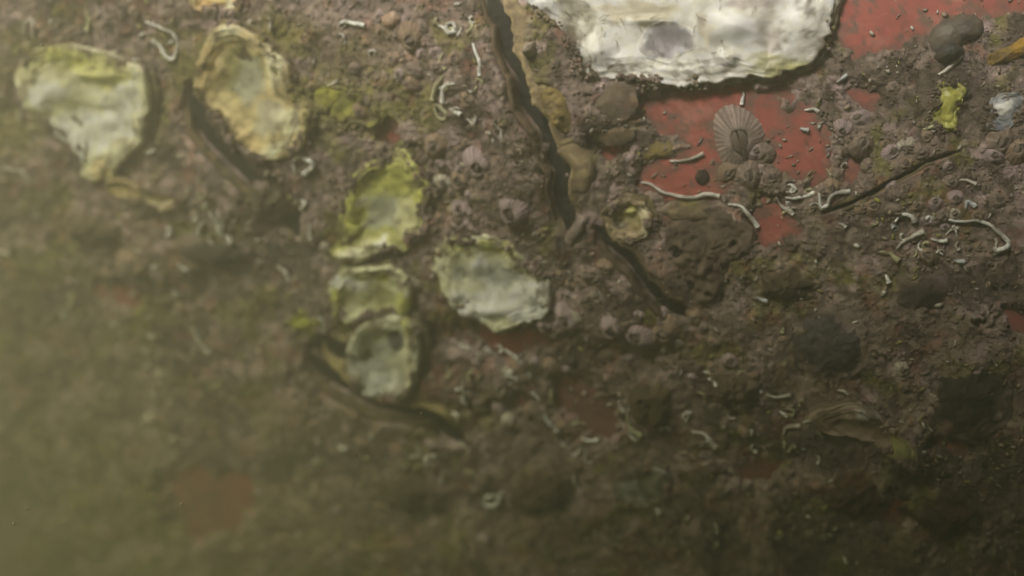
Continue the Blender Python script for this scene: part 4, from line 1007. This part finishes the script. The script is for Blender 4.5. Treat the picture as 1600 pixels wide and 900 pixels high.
X = hull(u, v)[:, None] + (a_ / np.linalg.norm(a_, axis=1, keepdims=True))[:, None] * (loc[..., 0:1] * s_[:, None, None]) + (b_ / np.linalg.norm(b_, axis=1, keepdims=True))[:, None] * (loc[..., 1:2] * s_[:, None, None]) + n_[:, None] * ((loc[..., 2] * 0.8 + hh[:, None]) * s_[:, None])[..., None]
cl_ = crust_colour(u, v)
pal = np.array([(0.13, 0.09, 0.06), (0.17, 0.12, 0.085), (0.10, 0.07, 0.05), (0.12, 0.10, 0.04), (0.22, 0.17, 0.14), (0.065, 0.05, 0.04), (0.36, 0.32, 0.26), (0.20, 0.08, 0.05)])
pi = RNG.choice(len(pal), n, p=[0.28, 0.2, 0.2, 0.1, 0.1, 0.07, 0.025, 0.025])
K = np.repeat((cl_ * 0.8 + pal[pi] * 0.2)[:, None], len(IV), 1) * (0.85 + 0.3 * RNG.random((n, 1, 1)))
F = (IF[None] + (np.arange(n) * len(IV))[:, None, None]).reshape(-1, 3)
tag(link('silt_clumps', new_mesh('silt_clumps', X.reshape(-1, 3), F, M_CRUST, K.reshape(-1, 3))), 'countless small clumps of silt and turf over the crust', 'silt', kind='stuff')

# broken shell grit: thin bent flakes
n = 3200
u = RNG.uniform(-10, 1610, n); v = RNG.uniform(-10, 910, n)
keep = ~on_solid(u, v) & (fbm(u / 60, v / 60, 721, 3) > 0.40)
u, v = u[keep], v[keep]; n = len(u)
L_ = 2.0 + 5 * RNG.random(n) ** 2; wd = L_ * (0.25 + 0.4 * RNG.random(n)); th = RNG.uniform(0, 6.28, n); ti = RNG.uniform(-0.5, 0.5, n)
h0 = np.maximum(crust_height(u, v), 0) + 1.2
loc = []
for (x, y, z) in ((-1, -0.6, 0), (0, -1, 0.25), (1, -0.5, 0), (1, 0.5, 0), (0.1, 1, 0.3), (-1, 0.6, 0), (0, 0, 0.5), (0, 0, -0.5)):
    px = x * L_ * (0.8 + 0.4 * RNG.random(n)); py = y * wd * (0.8 + 0.4 * RNG.random(n))
    loc.append((px * np.cos(th) - py * np.sin(th), px * np.sin(th) + py * np.cos(th), z * 1.6 + px * ti * 0.6))
loc = np.array(loc).transpose(2, 0, 1)
X = warp(u[:, None] + loc[..., 0], v[:, None] + loc[..., 1], h0[:, None] + loc[..., 2])
ff = np.array([(k, (k + 1) % 6, 6) for k in range(6)] + [((k + 1) % 6, k, 7) for k in range(6)])
F = (ff[None] + (np.arange(n) * 8)[:, None, None]).reshape(-1, 3)
pal = np.array([(0.55, 0.50, 0.42), (0.40, 0.31, 0.24), (0.74, 0.72, 0.66), (0.42, 0.40, 0.12), (0.34, 0.29, 0.29)])
K = np.repeat(pal[RNG.choice(5, n, p=[0.25, 0.35, 0.12, 0.13, 0.15])][:, None], 8, 1)
tag(link('shell_grit', new_mesh('shell_grit', X.reshape(-1, 3), F, M_SHELL, K.reshape(-1, 3))), 'fine broken shell grit sprinkled over the brown crust', 'shell grit', kind='stuff')

# hydroid fuzz: short thin threads, thickest along the long slit
V_ = []; F_ = []; K_ = []
def threads(cnt, cu, cv, ru, rv, ln, lo=0.14):
    for _ in range(cnt):
        a = random.gauss(cu, ru); b = random.gauss(cv, rv)
        if ru > 400: a, b = random.uniform(0, 1600), random.uniform(0, 900)
        if not (0 < a < 1600 and 0 < b < 900): continue
        if hc(a, b) < 4: continue
        th = random.uniform(0, 6.28); l = ln * random.uniform(0.4, 1.2); bd = random.uniform(-1.5, 1.5)
        P = []
        h = hc(a, b); x, y = a, b
        for k in range(6):
            P.append((x, y, h)); x += math.cos(th) * l / 5; y += math.sin(th) * l / 5; h += l / 5 * random.uniform(0.1, 0.55) * (1 if k < 3 else -0.4); th += bd / 5
        P = np.array(P); X = warp(P[:, 0], P[:, 1], P[:, 2]); s = float(depth(a, b)) * HT / 800 * random.uniform(0.45, 0.8)
        _, _, N_ = frame(P[:, 0], P[:, 1]); T = np.gradient(X, axis=0); T /= np.linalg.norm(T, axis=1, keepdims=True); B = np.cross(T, N_)
        b0 = len(V_); c = random.uniform(0.6, 1.4)
        for k in range(6):
            w_ = s * (1 - 0.12 * k)
            V_.extend([X[k] + B[k] * w_, X[k] - B[k] * w_ * 0.5 + N_[k] * w_ * 0.87, X[k] - B[k] * w_ * 0.5 - N_[k] * w_ * 0.87]); K_.extend([np.array((lo, lo * 0.78, lo * 0.5)) * c] * 3)
        for k in range(5):
            for j in range(3):
                F_.append((b0 + k * 3 + j, b0 + k * 3 + (j + 1) % 3, b0 + k * 3 + 3 + (j + 1) % 3, b0 + k * 3 + 3 + j))
threads(220, 825, 275, 16, 60, 22, 0.22)
threads(120, 770, 180, 16, 40, 18, 0.2)
threads(2400, 0, 0, 900, 900, 19, 0.24)
tag(link('hydroid_fuzz', new_mesh('hydroid_fuzz', np.array(V_), F_, M_SOFT, np.array(K_))), 'fine brown threads of hydroid fuzz over the crust', 'hydroids', kind='stuff')

# scraps of thin worm tubes among the clusters
k_ = 0
for (cu, cv, ru, rv, cnt) in ((720, 110, 60, 70, 12), (1450, 370, 90, 40, 14), (340, 340, 60, 40, 8), (1290, 300, 60, 40, 8), (800, 570, 70, 40, 10), (1080, 620, 100, 60, 11), (250, 540, 110, 80, 9), (1230, 650, 70, 40, 9), (600, 720, 160, 60, 10), (500, 80, 120, 60, 5), (900, 680, 120, 50, 8)):
    for _ in range(cnt):
        u0 = random.gauss(cu, ru * 0.6); v0 = random.gauss(cv, rv * 0.6)
        if not (6 < u0 < 1594 and 6 < v0 < 894) or any(math.hypot(u0 - a, v0 - b) < c for a, b, c in SOLID): continue
        th = random.uniform(0, 6.28); bd = random.uniform(-1.4, 1.4); P = [(u0, v0)]
        for q in range(3):
            P.append((P[-1][0] + math.cos(th) * random.uniform(4, 8), P[-1][1] + math.sin(th) * random.uniform(4, 8))); th += bd
        nm = min(MARKS, key=lambda m: math.hypot(m[0] - u0, m[1] - v0)); du, dv = u0 - nm[0], v0 - nm[1]
        rel = ('right of' if du > 0 else 'left of') if abs(du) > abs(dv) else ('below' if dv > 0 else 'above')
        tube(P, random.uniform(1.5, 2.4), ('tightly bent' if abs(bd) > 0.9 else 'curved' if abs(bd) > 0.4 else 'nearly straight') + ' thin white tube scrap ' + rel + ' ' + nm[2], random.choice([W, W, Gy, Y]), 'thin worm tube scraps on the crust')
# fine matter drifting in the water
n = 340
y0 = RNG.uniform(0.13, 0.30, n); u = RNG.uniform(-100, 1700, n); v = RNG.uniform(-50, 950, n); rr = 0.00012 + 0.0003 * RNG.random(n) ** 3
cen = np.stack([(u - 800) / 800 * HT * y0, y0, -(v - 450) / 800 * HT * y0], -1)
V0 = IV[:12]
F0 = np.array([(0, 11, 5), (0, 5, 1), (0, 1, 7), (0, 7, 10), (0, 10, 11), (1, 5, 9), (5, 11, 4), (11, 10, 2), (10, 7, 6), (7, 1, 8), (3, 9, 4), (3, 4, 2), (3, 2, 6), (3, 6, 8), (3, 8, 9), (4, 9, 5), (2, 4, 11), (6, 2, 10), (8, 6, 7), (9, 8, 1)])
X = cen[:, None] + V0[None] * (rr[:, None] * (0.6 + 0.8 * RNG.random((n, 12))))[..., None]
F = (F0[None] + (np.arange(n) * 12)[:, None, None]).reshape(-1, 3)
tag(link('drifting_silt', new_mesh('drifting_silt', X.reshape(-1, 3), F, M_SOFT, np.tile(np.array((0.45, 0.42, 0.32)), (n * 12, 1)))), 'fine pale specks of silt drifting in the water', 'silt', kind='stuff')
